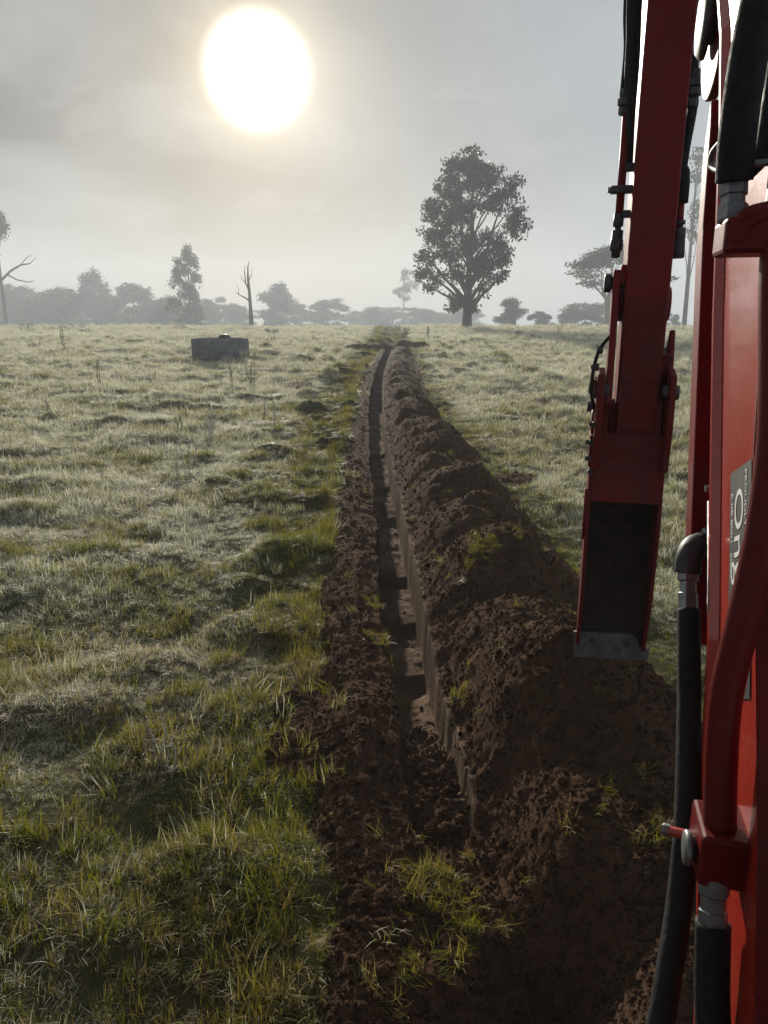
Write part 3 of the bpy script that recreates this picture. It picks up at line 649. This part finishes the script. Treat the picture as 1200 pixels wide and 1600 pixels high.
# ------------------------------------------------------------------ dry weed stalks
def stalk_plant(x, y, h, n, seed, frosted, sp=.06):
    r = random.Random(seed); z = float(height(np.array([x]), np.array([y]))[0])
    root = empty('weed_stalk', (x, y, z - .02), 0, 'thin frosted weed stalks standing up in the pasture' if frosted else 'thin brown dry weed stalk standing up in the pasture', 'weed', 'frosted weed stalks' if frosted else 'brown weed stalks')
    for k in range(n):
        a = r.uniform(0, 6.28); hh = h * r.uniform(.6, 1); b = (sp * math.cos(a) * r.random(), sp * math.sin(a) * r.random(), 0); e = (b[0] + r.uniform(-.1, .1) * hh, b[1] + r.uniform(-.1, .1) * hh, hh)
        p_ = curve_path(b, e, 5, 0, r); th = .0014 + .0013 * y ** .7; parts = [tube(p_, [th * (1 - .5 * q / 5) for q in range(6)], 5)]
        for q in range(5 + int(h * 8)):
            m_ = p_[2].lerp(p_[5], r.random()) if r.random() < .75 else p_[1]; d = Vector((r.uniform(-1, 1), r.uniform(-1, 1), r.uniform(.3, 1.2))).normalized() * hh * r.uniform(.05, .14)
            parts.append(tube([m_, m_ + d * .6, m_ + d], [th * .6, th * .8, th * .9 if frosted else th * .3], 4))
        link('stem', joinparts('stem', parts), M_stalkfrost if frosted else M_stalk, root)
W = [(-1.03, 2.75, .34, 3, 0), (-.93, 2.85, .26, 2, 1), (-1.02, 3.0, .22, 2, 1), (-2.35, 8.1, .42, 2, 1), (-2.22, 8.2, .34, 1, 1), (-2.85, 12.0, .5, 3, 1), (-2.7, 11.4, .4, 2, 1), (-2.7, 9.6, .3, 2, 1), (-2.6, 9.8, .34, 2, 1), (-1.75, 4.55, .26, 2, 0), (-5.0, 9.4, .25, 1, 1),
     (-3.6, 20.5, .9, 3, 0), (-4.1, 20.2, .8, 2, 0), (-7.2, 19, .8, 2, 0), (-6.2, 13.6, .5, 2, 0), (-3.4, 12.2, .35, 3, 0), (-5.0, 13.2, .4, 2, 1), (-2.0, 13.6, .35, 2, 1), (-2.4, 14.8, .3, 2, 1), (-10.5, 13, .4, 2, 0), (-16, 38, .9, 3, 0), (-18.5, 36, .8, 3, 0), (-8.2, 38, .8, 2, 0), (4.6, 13, .4, 3, 0), (3.9, 10.4, .28, 2, 0), (3.0, 52, 1.0, 3, 0), (8.5, 48, .7, 2, 0), (12, 52, .8, 2, 0), (6.8, 14.5, .4, 2, 0)]
for k, (x, y, h, n_, fz) in enumerate(W): stalk_plant(x, y, h * 1.25, n_, 700 + k, fz)

# ------------------------------------------------------------------ concrete water trough
tz = float(height(np.array([-6.55]), np.array([29.6]))[0])
tr = empty('water_trough', (-6.55, 30.3, tz - .05), 0, 'round grey concrete water trough standing in the frosted paddock', 'trough')
def lathe(prof, sides=48, close=False):
    v = []; f = []
    for (r, z) in prof:
        for s in range(sides): a = 2 * math.pi * s / sides; v.append((r * math.cos(a), r * math.sin(a), z))
    n_ = len(prof)
    for k in range(n_ if close else n_ - 1):
        for s in range(sides):
            a, b = k * sides, ((k + 1) % n_) * sides; f.append((a + s, a + (s + 1) % sides, b + (s + 1) % sides, b + s))
    return v, f
link('wall', joinparts('trough_wall', [lathe([(1.10, 0), (1.13, .08), (1.125, .76), (1.10, .80), (1.01, .80), (.99, .77), (.98, .1), (.98, 0)], 56, True)]), M_conc, tr)
link('base', joinparts('trough_base', [lathe([(.99, .02), (.99, .10), (.001, .10)], 40)]), M_conc, tr)
link('water', joinparts('trough_water', [lathe([(.985, .66), (.5, .66), (.001, .66)], 40)], False), M_water, tr)
fc = link('float_cover', joinparts('float_cover', [lathe([(.24, .66), (.25, .80), (.21, .90), (.10, .94), (.001, .945)], 20)]), M_darkfit, tr); fc.location = (.05, .62, 0)

# ------------------------------------------------------------------ excavator
ex = empty('excavator', (0, 0, 0), math.radians(-13.7), 'red compact excavator with raised boom, hanging arm and narrow bucket over the spoil', 'excavator')
def bev(o, wd=.004, seg=2):
    m_ = o.modifiers.new('bevel', 'BEVEL'); m_.width = wd; m_.segments = seg; m_.limit_method = 'ANGLE'; m_.angle_limit = math.radians(40)
    return o
def prism(name, poly, r0, r1, mat, parent=ex, axis='r', b=.004):
    """poly in the (u, z) plane extruded across the machine from r0 to r1, or in (r, z) extruded along u"""
    n_ = len(poly)
    if axis == 'r': v = [(r0, a, c) for a, c in poly] + [(r1, a, c) for a, c in poly]
    elif axis == 'u': v = [(a, r0, c) for a, c in poly] + [(a, r1, c) for a, c in poly]
    else: v = [(a, c, r0) for a, c in poly] + [(a, c, r1) for a, c in poly]
    f = [tuple(range(n_)), tuple(range(2 * n_ - 1, n_ - 1, -1))] + [(k, k + n_, (k + 1) % n_ + n_, (k + 1) % n_) for k in range(n_)]
    m_ = bpy.data.meshes.new(name); m_.from_pydata(v, [], f)
    bm = bmesh.new(); bm.from_mesh(m_); bmesh.ops.recalc_face_normals(bm, faces=bm.faces); bm.to_mesh(m_); bm.free()
    o = link(name, m_, mat, parent)
    if b: bev(o, b)
    return o
def box(name, a, c, mat, parent=ex, b=.004): return prism(name, [(a[1], a[2]), (c[1], a[2]), (c[1], c[2]), (a[1], c[2])], a[0], c[0], mat, parent, 'r', b)
def pipe(name, pts, rad, mat, parent=ex, sides=14, sm_=8):
    P = [Vector(p) for p in pts]; path = []
    if len(P) > 2:
        for k in range(len(P) - 1):
            p0, p1, p2, p3 = P[max(k - 1, 0)], P[k], P[k + 1], P[min(k + 2, len(P) - 1)]
            for s in range(sm_):
                t = s / sm_; path.append(.5 * ((2 * p1) + (p2 - p0) * t + (2 * p0 - 5 * p1 + 4 * p2 - p3) * t * t + (3 * p1 - p0 - 3 * p2 + p3) * t ** 3))
        path.append(P[-1])
    else: path = P
    return link(name, joinparts(name, [tube(path, [rad] * len(path), sides)]), mat, parent)
def turned(name, a, b, prof, mat, parent=ex, sides=20):
    """lathe profile (radius, fraction along a-b)"""
    a, b = Vector(a), Vector(b); d = b - a; L = d.length; v, f = lathe([(0.0005, prof[0][1] * L)] + [(r, q * L) for r, q in prof] + [(0.0005, prof[-1][1] * L)], sides)
    R_ = Vector((0, 0, 1)).rotation_difference(d.normalized()).to_matrix(); v = [tuple(R_ @ Vector(p) + a) for p in v]
    return link(name, joinparts(name, [(v, f)], sides > 8), mat, parent)
def disc(name, c, axis, rad, th, mat, parent=ex, sides=24):
    c = Vector(c); ax_ = Vector(axis).normalized(); return turned(name, c - ax_ * th / 2, c + ax_ * th / 2, [(rad * .94, 0), (rad, .12), (rad, .88), (rad * .94, 1)], mat, parent, sides)

# boom: box section leaning forward, bending over towards the arm
front = [(.43, .62), (.60, .95), (.804, 1.362), (.861, 1.537), (.973, 1.743), (1.055, 1.896), (1.107, 2.017), (1.162, 2.144), (1.235, 2.275), (1.34, 2.39), (1.60, 2.56), (2.40, 2.98), (2.66, 3.10)]
back = [(2.70, 3.20), (2.62, 3.30), (2.35, 3.28), (1.45, 2.86), (1.17, 2.62), (1.00, 2.36), (.90, 2.12), (.845, 1.959), (.795, 1.772), (.700, 1.62), (.606, 1.46), (.545, 1.317), (.40, .98), (.30, .72)]
boom = prism('boom', front + back, .187, .300, M_boom, b=.003)
# slanted flange that frames the side plate along its front edge
fv = []; ff = []
fl = front[1:11]
for k, (a, c) in enumerate(fl):
    p0, p1 = Vector(fl[max(k - 1, 0)]), Vector(fl[min(k + 1, len(fl) - 1)]); tg = (p1 - p0).normalized(); nn = Vector((-tg.y, tg.x))
    fv += [(.1780, a + .004, c), (.1775, a + nn.x * .008, c + nn.y * .008), (.1862, a + nn.x * .019, c + nn.y * .019), (.30, a + .004, c)]
    if k:
        b = (k - 1) * 4
        for s in range(3): ff.append((b + s, b + s + 1, b + s + 5, b + s + 4))
fm = bpy.data.meshes.new('front_flange'); fm.from_pydata(fv, [], ff); bm = bmesh.new(); bm.from_mesh(fm); bmesh.ops.recalc_face_normals(bm, faces=bm.faces); bm.to_mesh(fm); bm.free()
link('front_flange', fm, M_boom, boom)
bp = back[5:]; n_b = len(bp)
prism('back_shade_plate', [(a - .007, c) for a, c in bp] + [(a - .0025, c) for a, c in reversed(bp)], .184, .303, M_reddirtyshade, boom, b=0)  # added dark sheet: the cab's shade on the boom's back, put into colour
# sticker with its printing on the side plate
def onface(u, z): return (.1945, u, z)
st = [(.884, 1.729), (.800, 1.762), (.692, 1.552), (.773, 1.507)]
stick = prism('sticker', st, .1858, .1872, M_sticker, boom, b=0)
dn = Vector((.757 - .868, 1.50 - 1.722)).normalized(); up_ = Vector((-.072, .031)).normalized()   # reading direction down the boom, letter tops towards the back
def lettering(name, txt, org, size, xs=1.0):
    cu = bpy.data.curves.new(name, 'FONT'); cu.body = txt; cu.size = size; cu.extrude = .0002; cu.resolution_u = 4
    to = bpy.data.objects.new(name, cu); col.objects.link(to); dg = bpy.context.evaluated_depsgraph_get(); m_ = bpy.data.meshes.new_from_object(to.evaluated_get(dg)); bpy.data.objects.remove(to)
    co = np.zeros(len(m_.vertices) * 3, np.float32); m_.vertices.foreach_get('co', co); co = co.reshape(-1, 3)
    u = org[0] + dn.x * co[:, 0] * xs + up_.x * co[:, 1]; z = org[1] + dn.y * co[:, 0] * xs + up_.y * co[:, 1]
    m_.vertices.foreach_set('co', np.column_stack([.1854 - co[:, 2], u, z]).astype(np.float32).ravel()); m_.materials.clear(); m_.update()
    link(name, m_, M_print, stick)
def at_st(a, b): return (.882 + dn.x * a + up_.x * b, 1.727 + dn.y * a + up_.y * b)
lettering('lettering', 'Onga', at_st(.020, .024), .052, 1.15)
lettering('lettering', 'PROUDLY A', at_st(.006, .066), .011, 1.25)
lettering('lettering', 'E 08 8001  5000', at_st(.022, .008), .011, 1.3)

# boom cylinder in front of the boom
turned('boom_cylinder', (.245, 1.27, 2.20), (.245, .985, 1.62), [(.036, 0), (.040, .03), (.040, .93), (.046, .94), (.046, 1)], M_red)
turned('cylinder_rod', (.245, .99, 1.63), (.245, .62, .78), [(.013, 0), (.013, 1)], M_chrome)
prism('cylinder_guard', [(1.205, 2.19), (1.225, 2.12), (1.196, 1.98), (.985, 1.50), (.955, 1.488), (.945, 1.51), (1.16, 2.02), (1.185, 2.15)], .170, .200, M_red, b=.002)
turned('hydraulic_line', (.186, .975, 1.675), (.192, .80, 1.335), [(.0045, 0), (.0045, .58), (.006, .585), (.006, .60), (.0045, .605), (.0045, 1)], M_darkfit)
disc('bolt', (.186, .985, 1.69), (1, 0, .2), .005, .014, M_zinc, sides=6)
# curved bracket and pin at the bend of the boom
arc = [(1.50 + .13 * math.cos(a), 2.42 + .16 * math.sin(a)) for a in np.linspace(-2.2, .5, 14)]
prism('cylinder_bracket', arc + [(1.66, 2.62), (1.42, 2.50)], .205, .222, M_red, b=.003)
turned('pin', (.182, 1.50, 2.385), (.31, 1.50, 2.385), [(.055, 0), (.062, .05), (.062, .10), (.04, .11), (.04, 1)], M_darkfit)
prism('guard_plate', [(1.30, 2.36), (1.36, 2.42), (1.50, 2.52), (1.46, 2.60), (1.32, 2.50), (1.22, 2.40)], .170, .178, M_boom, b=.002)

# hydraulic plumbing beside the boom
pipe('hydraulic_pipe', [(.182, .79, 2.06), (.177, .762, 1.952), (.182, .731, 1.842), (.183, .713, 1.776), (.180, .703, 1.706), (.172, .693, 1.635), (.163, .682, 1.562), (.162, .668, 1.504), (.165, .652, 1.436)], .0148, M_pipe, sides=18)
pipe('hydraulic_pipe', [(.205, .776, 1.990), (.188, .773, 1.990), (.163, .766, 1.988), (.148, .764, 1.982), (.142, .766, 1.966)], .0112, M_pipe, sides=16)
box('pipe_block', (.130, .756, 1.955), (.196, .815, 1.986), M_pipe)
turned('hose_fitting', (.140, .783, 1.984), (.138, .792, 2.030), [(.0125, 0), (.0135, .05), (.0135, .33), (.0105, .36), (.0105, .50), (.0125, .52), (.0125, .92), (.011, 1)], M_zinc, sides=6)
pipe('hydraulic_hose', [(.139, .791, 2.020), (.137, .788, 2.049), (.137, .786, 2.085), (.139, .787, 2.126), (.143, .788, 2.165), (.150, .80, 2.22), (.17, .86, 2.32)], .0165, M_rubber, sides=16)
pipe('hydraulic_hose', [(.176, .85, 2.14), (.172, .836, 2.085), (.168, .827, 2.052), (.158, .822, 2.037), (.148, .83, 2.03)], .009, M_rubber)
pipe('hose_clamp', [(.134, .843, 2.066), (.128, .858, 2.058), (.129, .861, 2.046), (.137, .83, 2.036), (.15, .79, 2.034), (.185, .79, 2.036)], .0032, M_zinc)
pipe('elbow_fitting', [(.250, 1.07, 1.592), (.218, 1.036, 1.603), (.187, .990, 1.614), (.171, .965, 1.616), (.164, .952, 1.607), (.163, .946, 1.588)], .0162, M_darkfit, sides=16)
disc('bolt', (.188, .985, 1.631), (.3, -.3, 1), .008, .012, M_zinc, sides=6)
turned('hose_fitting', (.163, .947, 1.596), (.165, .921, 1.540), [(.0122, 0), (.0132, .03), (.0132, .28), (.0105, .31), (.0105, .52), (.0122, .54), (.0122, .98), (.0105, 1)], M_zinc, sides=6)
pipe('hydraulic_hose', [(.165, .924, 1.548), (.166, .895, 1.50), (.167, .865, 1.449), (.163, .784, 1.348), (.157, .742, 1.279), (.145, .692, 1.222), (.133, .651, 1.162), (.12, .605, 1.06)], .0138, M_rubber, sides=14)
pipe('tee_fitting', [(.128, .700, 1.391), (.138, .694, 1.394), (.150, .688, 1.397)], .0052, M_boom)
disc('bolt', (.128, .700, 1.391), (1, -.3, .1), .0065, .008, M_zinc, sides=6)
pb = box('pipe_block', (.146, .628, 1.388), (.190, .690, 1.440), M_pipe)
turned('washer', (.136, .652, 1.410), (.147, .652, 1.410), [(.0150, 0), (.0162, .15), (.0162, .5), (.012, .55), (.012, 1)], M_zinc)
turned('hose_fitting', (.163, .640, 1.392), (.164, .624, 1.343), [(.0145, 0), (.0145, .3), (.012, .34), (.012, .58), (.0135, .6), (.0135, 1)], M_zinc, sides=6)
pipe('hydraulic_hose', [(.164, .627, 1.352), (.166, .612, 1.30), (.170, .596, 1.239), (.172, .57, 1.12), (.17, .54, 1.0)], .0160, M_rubber, sides=16)
turned('steel_cable', (.197, .600, 1.52), (.197, .515, 1.28), [(.003, 0), (.003, 1)], M_darkfit)

# arm hanging from the boom end
arm = prism('dipper_arm', [(2.555, 3.30), (2.552, 2.6), (2.560, 1.80), (2.575, 1.56), (2.60, 1.50), (2.68, 1.50), (2.74, 1.60), (2.80, 2.2), (2.86, 2.9), (2.82, 3.36), (2.66, 3.42)], .164, .298, M_red, b=.006)
prism('wear_plate', [(2.549, 1.52), (2.549, 1.96), (2.556, 1.96), (2.566, 1.60), (2.580, 1.53)], .172, .290, M_reddirtyshade, arm, b=.002)
prism('weld_strip', [(2.545, 1.535), (2.545, 1.548), (2.58, 1.548), (2.58, 1.535)], .180, .283, M_reddirtyshade, arm, b=.003)
for rr, nm in ((.157, 1), (.305, 1)):
    disc('pin_boss', (rr, 2.645, 1.565), (1, 0, 0), .066, .022, M_reddirtyshade, arm)
    disc('pin_boss', (rr, 2.665, 1.94), (1, 0, 0), .055, .016, M_red, arm)
# side boss on the right of the arm
prism('side_plate', [(2.56, 1.78), (2.70, 1.80), (2.70, 1.62), (2.62, 1.66)], .296, .326, M_reddirtyshade, arm)
disc('pin', (.316, 2.645, 1.565), (1, 0, 0), .050, .055, M_reddirtyshade)
# bucket links
prism('guide_link', [(2.575, 2.045), (2.64, 2.045), (2.655, 1.98), (2.60, 1.62), (2.545, 1.59), (2.52, 1.63)], .126, .148, M_red)
prism('guide_link', [(2.62, 1.86), (2.68, 1.80), (2.62, 1.60), (2.56, 1.60), (2.56, 1.70)], .316, .334, M_red)
turned('pin', (.100, 2.61, 2.005), (.172, 2.61, 2.005), [(.026, 0), (.029, .05), (.029, .30), (.020, .32), (.020, 1)], M_darkfit)
box('stop_block', (.148, 2.575, 2.00), (.170, 2.63, 2.06), M_red)
prism('bucket_link', [(2.50, 1.72), (2.57, 1.74), (2.62, 1.66), (2.60, 1.48), (2.56, 1.40), (2.50, 1.41), (2.48, 1.56)], .098, .122, M_reddirtyshade)
prism('bucket_link', [(2.50, 1.72), (2.57, 1.74), (2.62, 1.66), (2.60, 1.48), (2.56, 1.40), (2.50, 1.41), (2.48, 1.56)], .318, .338, M_reddirtyshade)
for rr in (.112, .326): disc('pin', (rr, 2.535, 1.665), (1, 0, 0), .024, .05, M_darkfit)
for zc in (1.672, 1.612): turned('bolt', (.072, 2.55, zc), (.10, 2.55, zc), [(.015, 0), (.017, .1), (.017, .5), (.011, .55), (.011, 1)], M_darkfit, sides=6)
pipe('grease_hose', [(.098, 2.54, 1.60), (.082, 2.53, 1.66), (.084, 2.53, 1.74), (.100, 2.55, 1.80), (.13, 2.57, 1.84)], .006, M_rubber)
disc('bolt', (.098, 2.55, 1.795), (1, .2, 0), .012, .02, M_darkfit, sides=6)
disc('pin_boss', (.104, 2.59, 1.545), (1, 0, 0), .055, .03, M_reddirtyshade)
for k, (rr, zc) in enumerate(((.150, 1.62), (.158, 1.44), (.135, 1.40))): disc('bolt', (rr - .04, 2.52, zc), (0, -1, 0), .010, .014, M_darkfit, sides=6)
for zc, uc, rr in ((1.742, 2.53, .094), (1.500, 2.51, .094), (1.445, 2.51, .096), (1.56, 2.50, .100)): turned('grease_nipple', (rr - .020, uc, zc), (rr + .006, uc, zc), [(.005, 0), (.008, .2), (.008, .4), (.012, .5), (.012, 1)], M_darkfit, sides=6)
prism('link_spacer', [(2.515, 1.70), (2.56, 1.71), (2.56, 1.66), (2.515, 1.655)], .086, .099, M_reddirtyshade, b=.003)
prism('link_spacer', [(2.51, 1.52), (2.57, 1.53), (2.57, 1.42), (2.50, 1.42)], .086, .099, M_reddirtyshade, b=.003)
for zc in (1.70, 1.90): pipe('weld_bead', [(.1655, 2.552, zc), (.20, 2.5505, zc + .003), (.25, 2.5505, zc - .002), (.296, 2.552, zc + .002)], .0035, M_reddirtyshade, arm, 8)
# bucket: open side to the operator
bucket = empty('bucket', (0, 0, 0), 0, None, None); bucket.parent = ex
sidep = [(2.53, 1.42), (2.50, 1.24), (2.515, .95), (2.585, .735), (2.615, .72), (2.66, .95), (2.70, 1.22), (2.695, 1.36), (2.64, 1.46)]
prism('side_plate', sidep, .092, .104, M_reddirtyshade, bucket, b=.002)
prism('side_plate', sidep, .320, .332, M_reddirtyshade, bucket, b=.002)
floor = [(2.600, .72), (2.622, .95), (2.645, 1.18), (2.640, 1.30), (2.60, 1.385), (2.54, 1.42)]
floor_o = [(2.56, 1.432), (2.62, 1.40), (2.655, 1.31), (2.66, 1.18), (2.637, .95), (2.614, .72)]
prism('bucket_shell', floor + floor_o, .105, .319, M_mud, bucket, b=0)
for rr in (.120, .288): prism('bucket_ear', [(2.53, 1.40), (2.555, 1.62), (2.60, 1.66), (2.67, 1.63), (2.69, 1.48), (2.66, 1.38)], rr, rr + .022, M_reddirtyshade, bucket, b=.003)
prism('top_plate', [(2.505, 1.30), (2.535, 1.44), (2.544, 1.525), (2.585, 1.525), (2.56, 1.43), (2.518, 1.30)], .104, .320, M_reddirtyshade, bucket, b=.002)
ce = prism('cutting_edge', [(.082, .790), (.284, .802), (.300, .785), (.312, .752), (.345, .752), (.345, .712), (.330, .704), (.088, .692)], 2.583, 2.603, M_edge, bucket, 'u', .002)
for rr in (.148, .270): disc('bolt', (rr, 2.580, .764), (0, -1, 0), .0105, .008, M_darkfit, ce, 6)
prism('side_cutter', [(2.515, 1.34), (2.505, 1.24), (2.53, 1.16), (2.55, 1.16), (2.535, 1.34)], .083, .092, M_red, bucket, b=.002)
# auxiliary lines down both sides of the arm
for pts, rd_ in (([(.120, 2.60, 3.0), (.117, 2.60, 2.81), (.124, 2.60, 2.70), (.127, 2.60, 2.60), (.140, 2.60, 2.48), (.146, 2.61, 2.40)], .0125), ([(.142, 2.62, 3.0), (.140, 2.62, 2.82), (.146, 2.62, 2.66), (.146, 2.62, 2.50), (.150, 2.62, 2.36)], .011), ([(.105, 2.62, 3.0), (.103, 2.62, 2.80), (.113, 2.62, 2.68), (.112, 2.62, 2.56), (.118, 2.62, 2.50)], .006)):
    pipe('hydraulic_hose', pts, rd_, M_rubber)
for zc, ra in ((2.56, .020), (2.535, .024), (2.51, .020)): disc('hose_fitting', (.125, 2.61, zc), (0, 0, 1), ra, .022, M_darkfit, sides=6)
pipe('hydraulic_pipe', [(.130, 2.61, 2.50), (.131, 2.61, 2.20)], .0125, M_red)
box('hose_clamp', (.098, 2.592, 2.275), (.166, 2.63, 2.297), M_darkfit)
box('pipe_bracket', (.136, 2.60, 2.338), (.166, 2.625, 2.362), M_darkfit)
box('pipe_bracket', (.136, 2.60, 2.203), (.166, 2.625, 2.225), M_darkfit)
disc('bolt', (.100, 2.61, 2.286), (1, 0, 0), .009, .02, M_zinc, sides=6)
turned('quick_coupler', (.130, 2.61, 2.215), (.129, 2.61, 2.083), [(.016, 0), (.016, .28), (.010, .30), (.010, .36), (.018, .38), (.018, .58), (.020, .60), (.020, .82), (.014, .86), (.013, 1)], M_darkfit)
pipe('hydraulic_hose', [(.318, 2.62, 3.0), (.314, 2.62, 2.75), (.312, 2.61, 2.60), (.320, 2.61, 2.52), (.310, 2.61, 2.40), (.306, 2.61, 2.32)], .014, M_rubber)
for zc, ra in ((2.60, .018), (2.575, .026), (2.55, .024), (2.52, .019)): disc('hose_fitting', (.316, 2.61, zc), (0, 0, 1), ra, .022, M_darkfit, sides=6)
turned('hose_sleeve', (.309, 2.61, 2.345), (.313, 2.61, 2.24), [(.014, 0), (.020, .12), (.022, .5), (.020, 1)], M_rubber)
pipe('hydraulic_pipe', [(.310, 2.61, 2.25), (.313, 2.61, 2.165)], .0125, M_red)
turned('quick_coupler', (.313, 2.61, 2.19), (.317, 2.61, 2.078), [(.018, 0), (.018, .10), (.012, .12), (.012, .18), (.0205, .22), (.0205, .48), (.019, .5), (.0205, .55), (.0205, .97), (.018, 1)], M_darkfit)
box('pipe_bracket', (.295, 2.60, 2.20), (.306, 2.63, 2.225), M_red)

# the rest of the machine, behind and below the operator's eye
prism('swing_post', [(.20, .42), (.52, .42), (.60, .60), (.52, .74), (.34, .80), (.22, .66)], .17, .33, M_reddirtyshade, b=.01)
disc('pin', (.25, .40, .70), (1, 0, 0), .045, .22, M_darkfit)
prism('house', [(-1.05, .52), (.18, .52), (.18, .74), (-.20, .78), (-.24, 1.02), (-1.0, 1.06), (-1.10, .95)], -.52, .55, M_red, b=.02)
box('floor_plate', (-.50, -.24, .745), (.12, .40, .775), M_cabblack)
box('seat', (-.24, -.55, 1.02), (.24, -.08, 1.14), M_cabblack, b=.03)
prism('backrest', [(-.60, 1.14), (-.48, 1.14), (-.56, 1.72), (-.66, 1.72)], -.23, .23, M_cabblack, b=.03)
roof = prism('canopy_roof', [(-.95, 2.42), (-.85, 2.49), (.20, 2.50), (.40, 2.44), (.40, 2.40), (-.95, 2.38)], -.56, .56, M_cabblack, b=.015)
for rr in (-.53, .48): box('canopy_post', (rr, -.92, 1.04), (rr + .05, -.86, 2.40), M_cabblack)
for rr in (-.66, .40):
    prism('track', [(-1.05, .06), (-.98, 0.0), (.42, 0.0), (.52, .08), (.56, .22), (.50, .38), (.40, .44), (-.95, .44), (-1.08, .36), (-1.12, .2)], rr, rr + .26, M_track, b=.03)
box('undercarriage', (-.42, -.85, .16), (.42, .35, .50), M_reddirtyshade, b=.02)
prism('dozer_blade', [(.62, .04), (.66, .02), (.70, .10), (.66, .30), (.64, .32), (.64, .16)], -.66, .66, M_reddirtyshade, b=.006)
for rr in (-.30, .24): box('blade_arm', (rr, .30, .14), (rr + .06, .64, .24), M_reddirtyshade)

# ------------------------------------------------------------------ mist
hz = prism('haze', [(-12, -6), (480, -6), (480, 34), (-12, 34)], -520, 520, None, None, b=0)
m = Mat('haze'); pv = m.n('ShaderNodeVolumePrincipled'); pv.inputs['Color'].default_value = (.86, .93, 1.0, 1); pv.inputs['Density'].default_value = .0019; pv.inputs['Anisotropy'].default_value = .15
m.t.links.new(pv.outputs[0], m.out.inputs['Volume']); m.m.volume_intersection_method = 'FAST' if hasattr(m.m, 'volume_intersection_method') else 'FAST'
hz.data.materials.append(m.m); tag(hz, 'thin pale morning mist hanging over the paddock', 'mist', None, 'stuff')
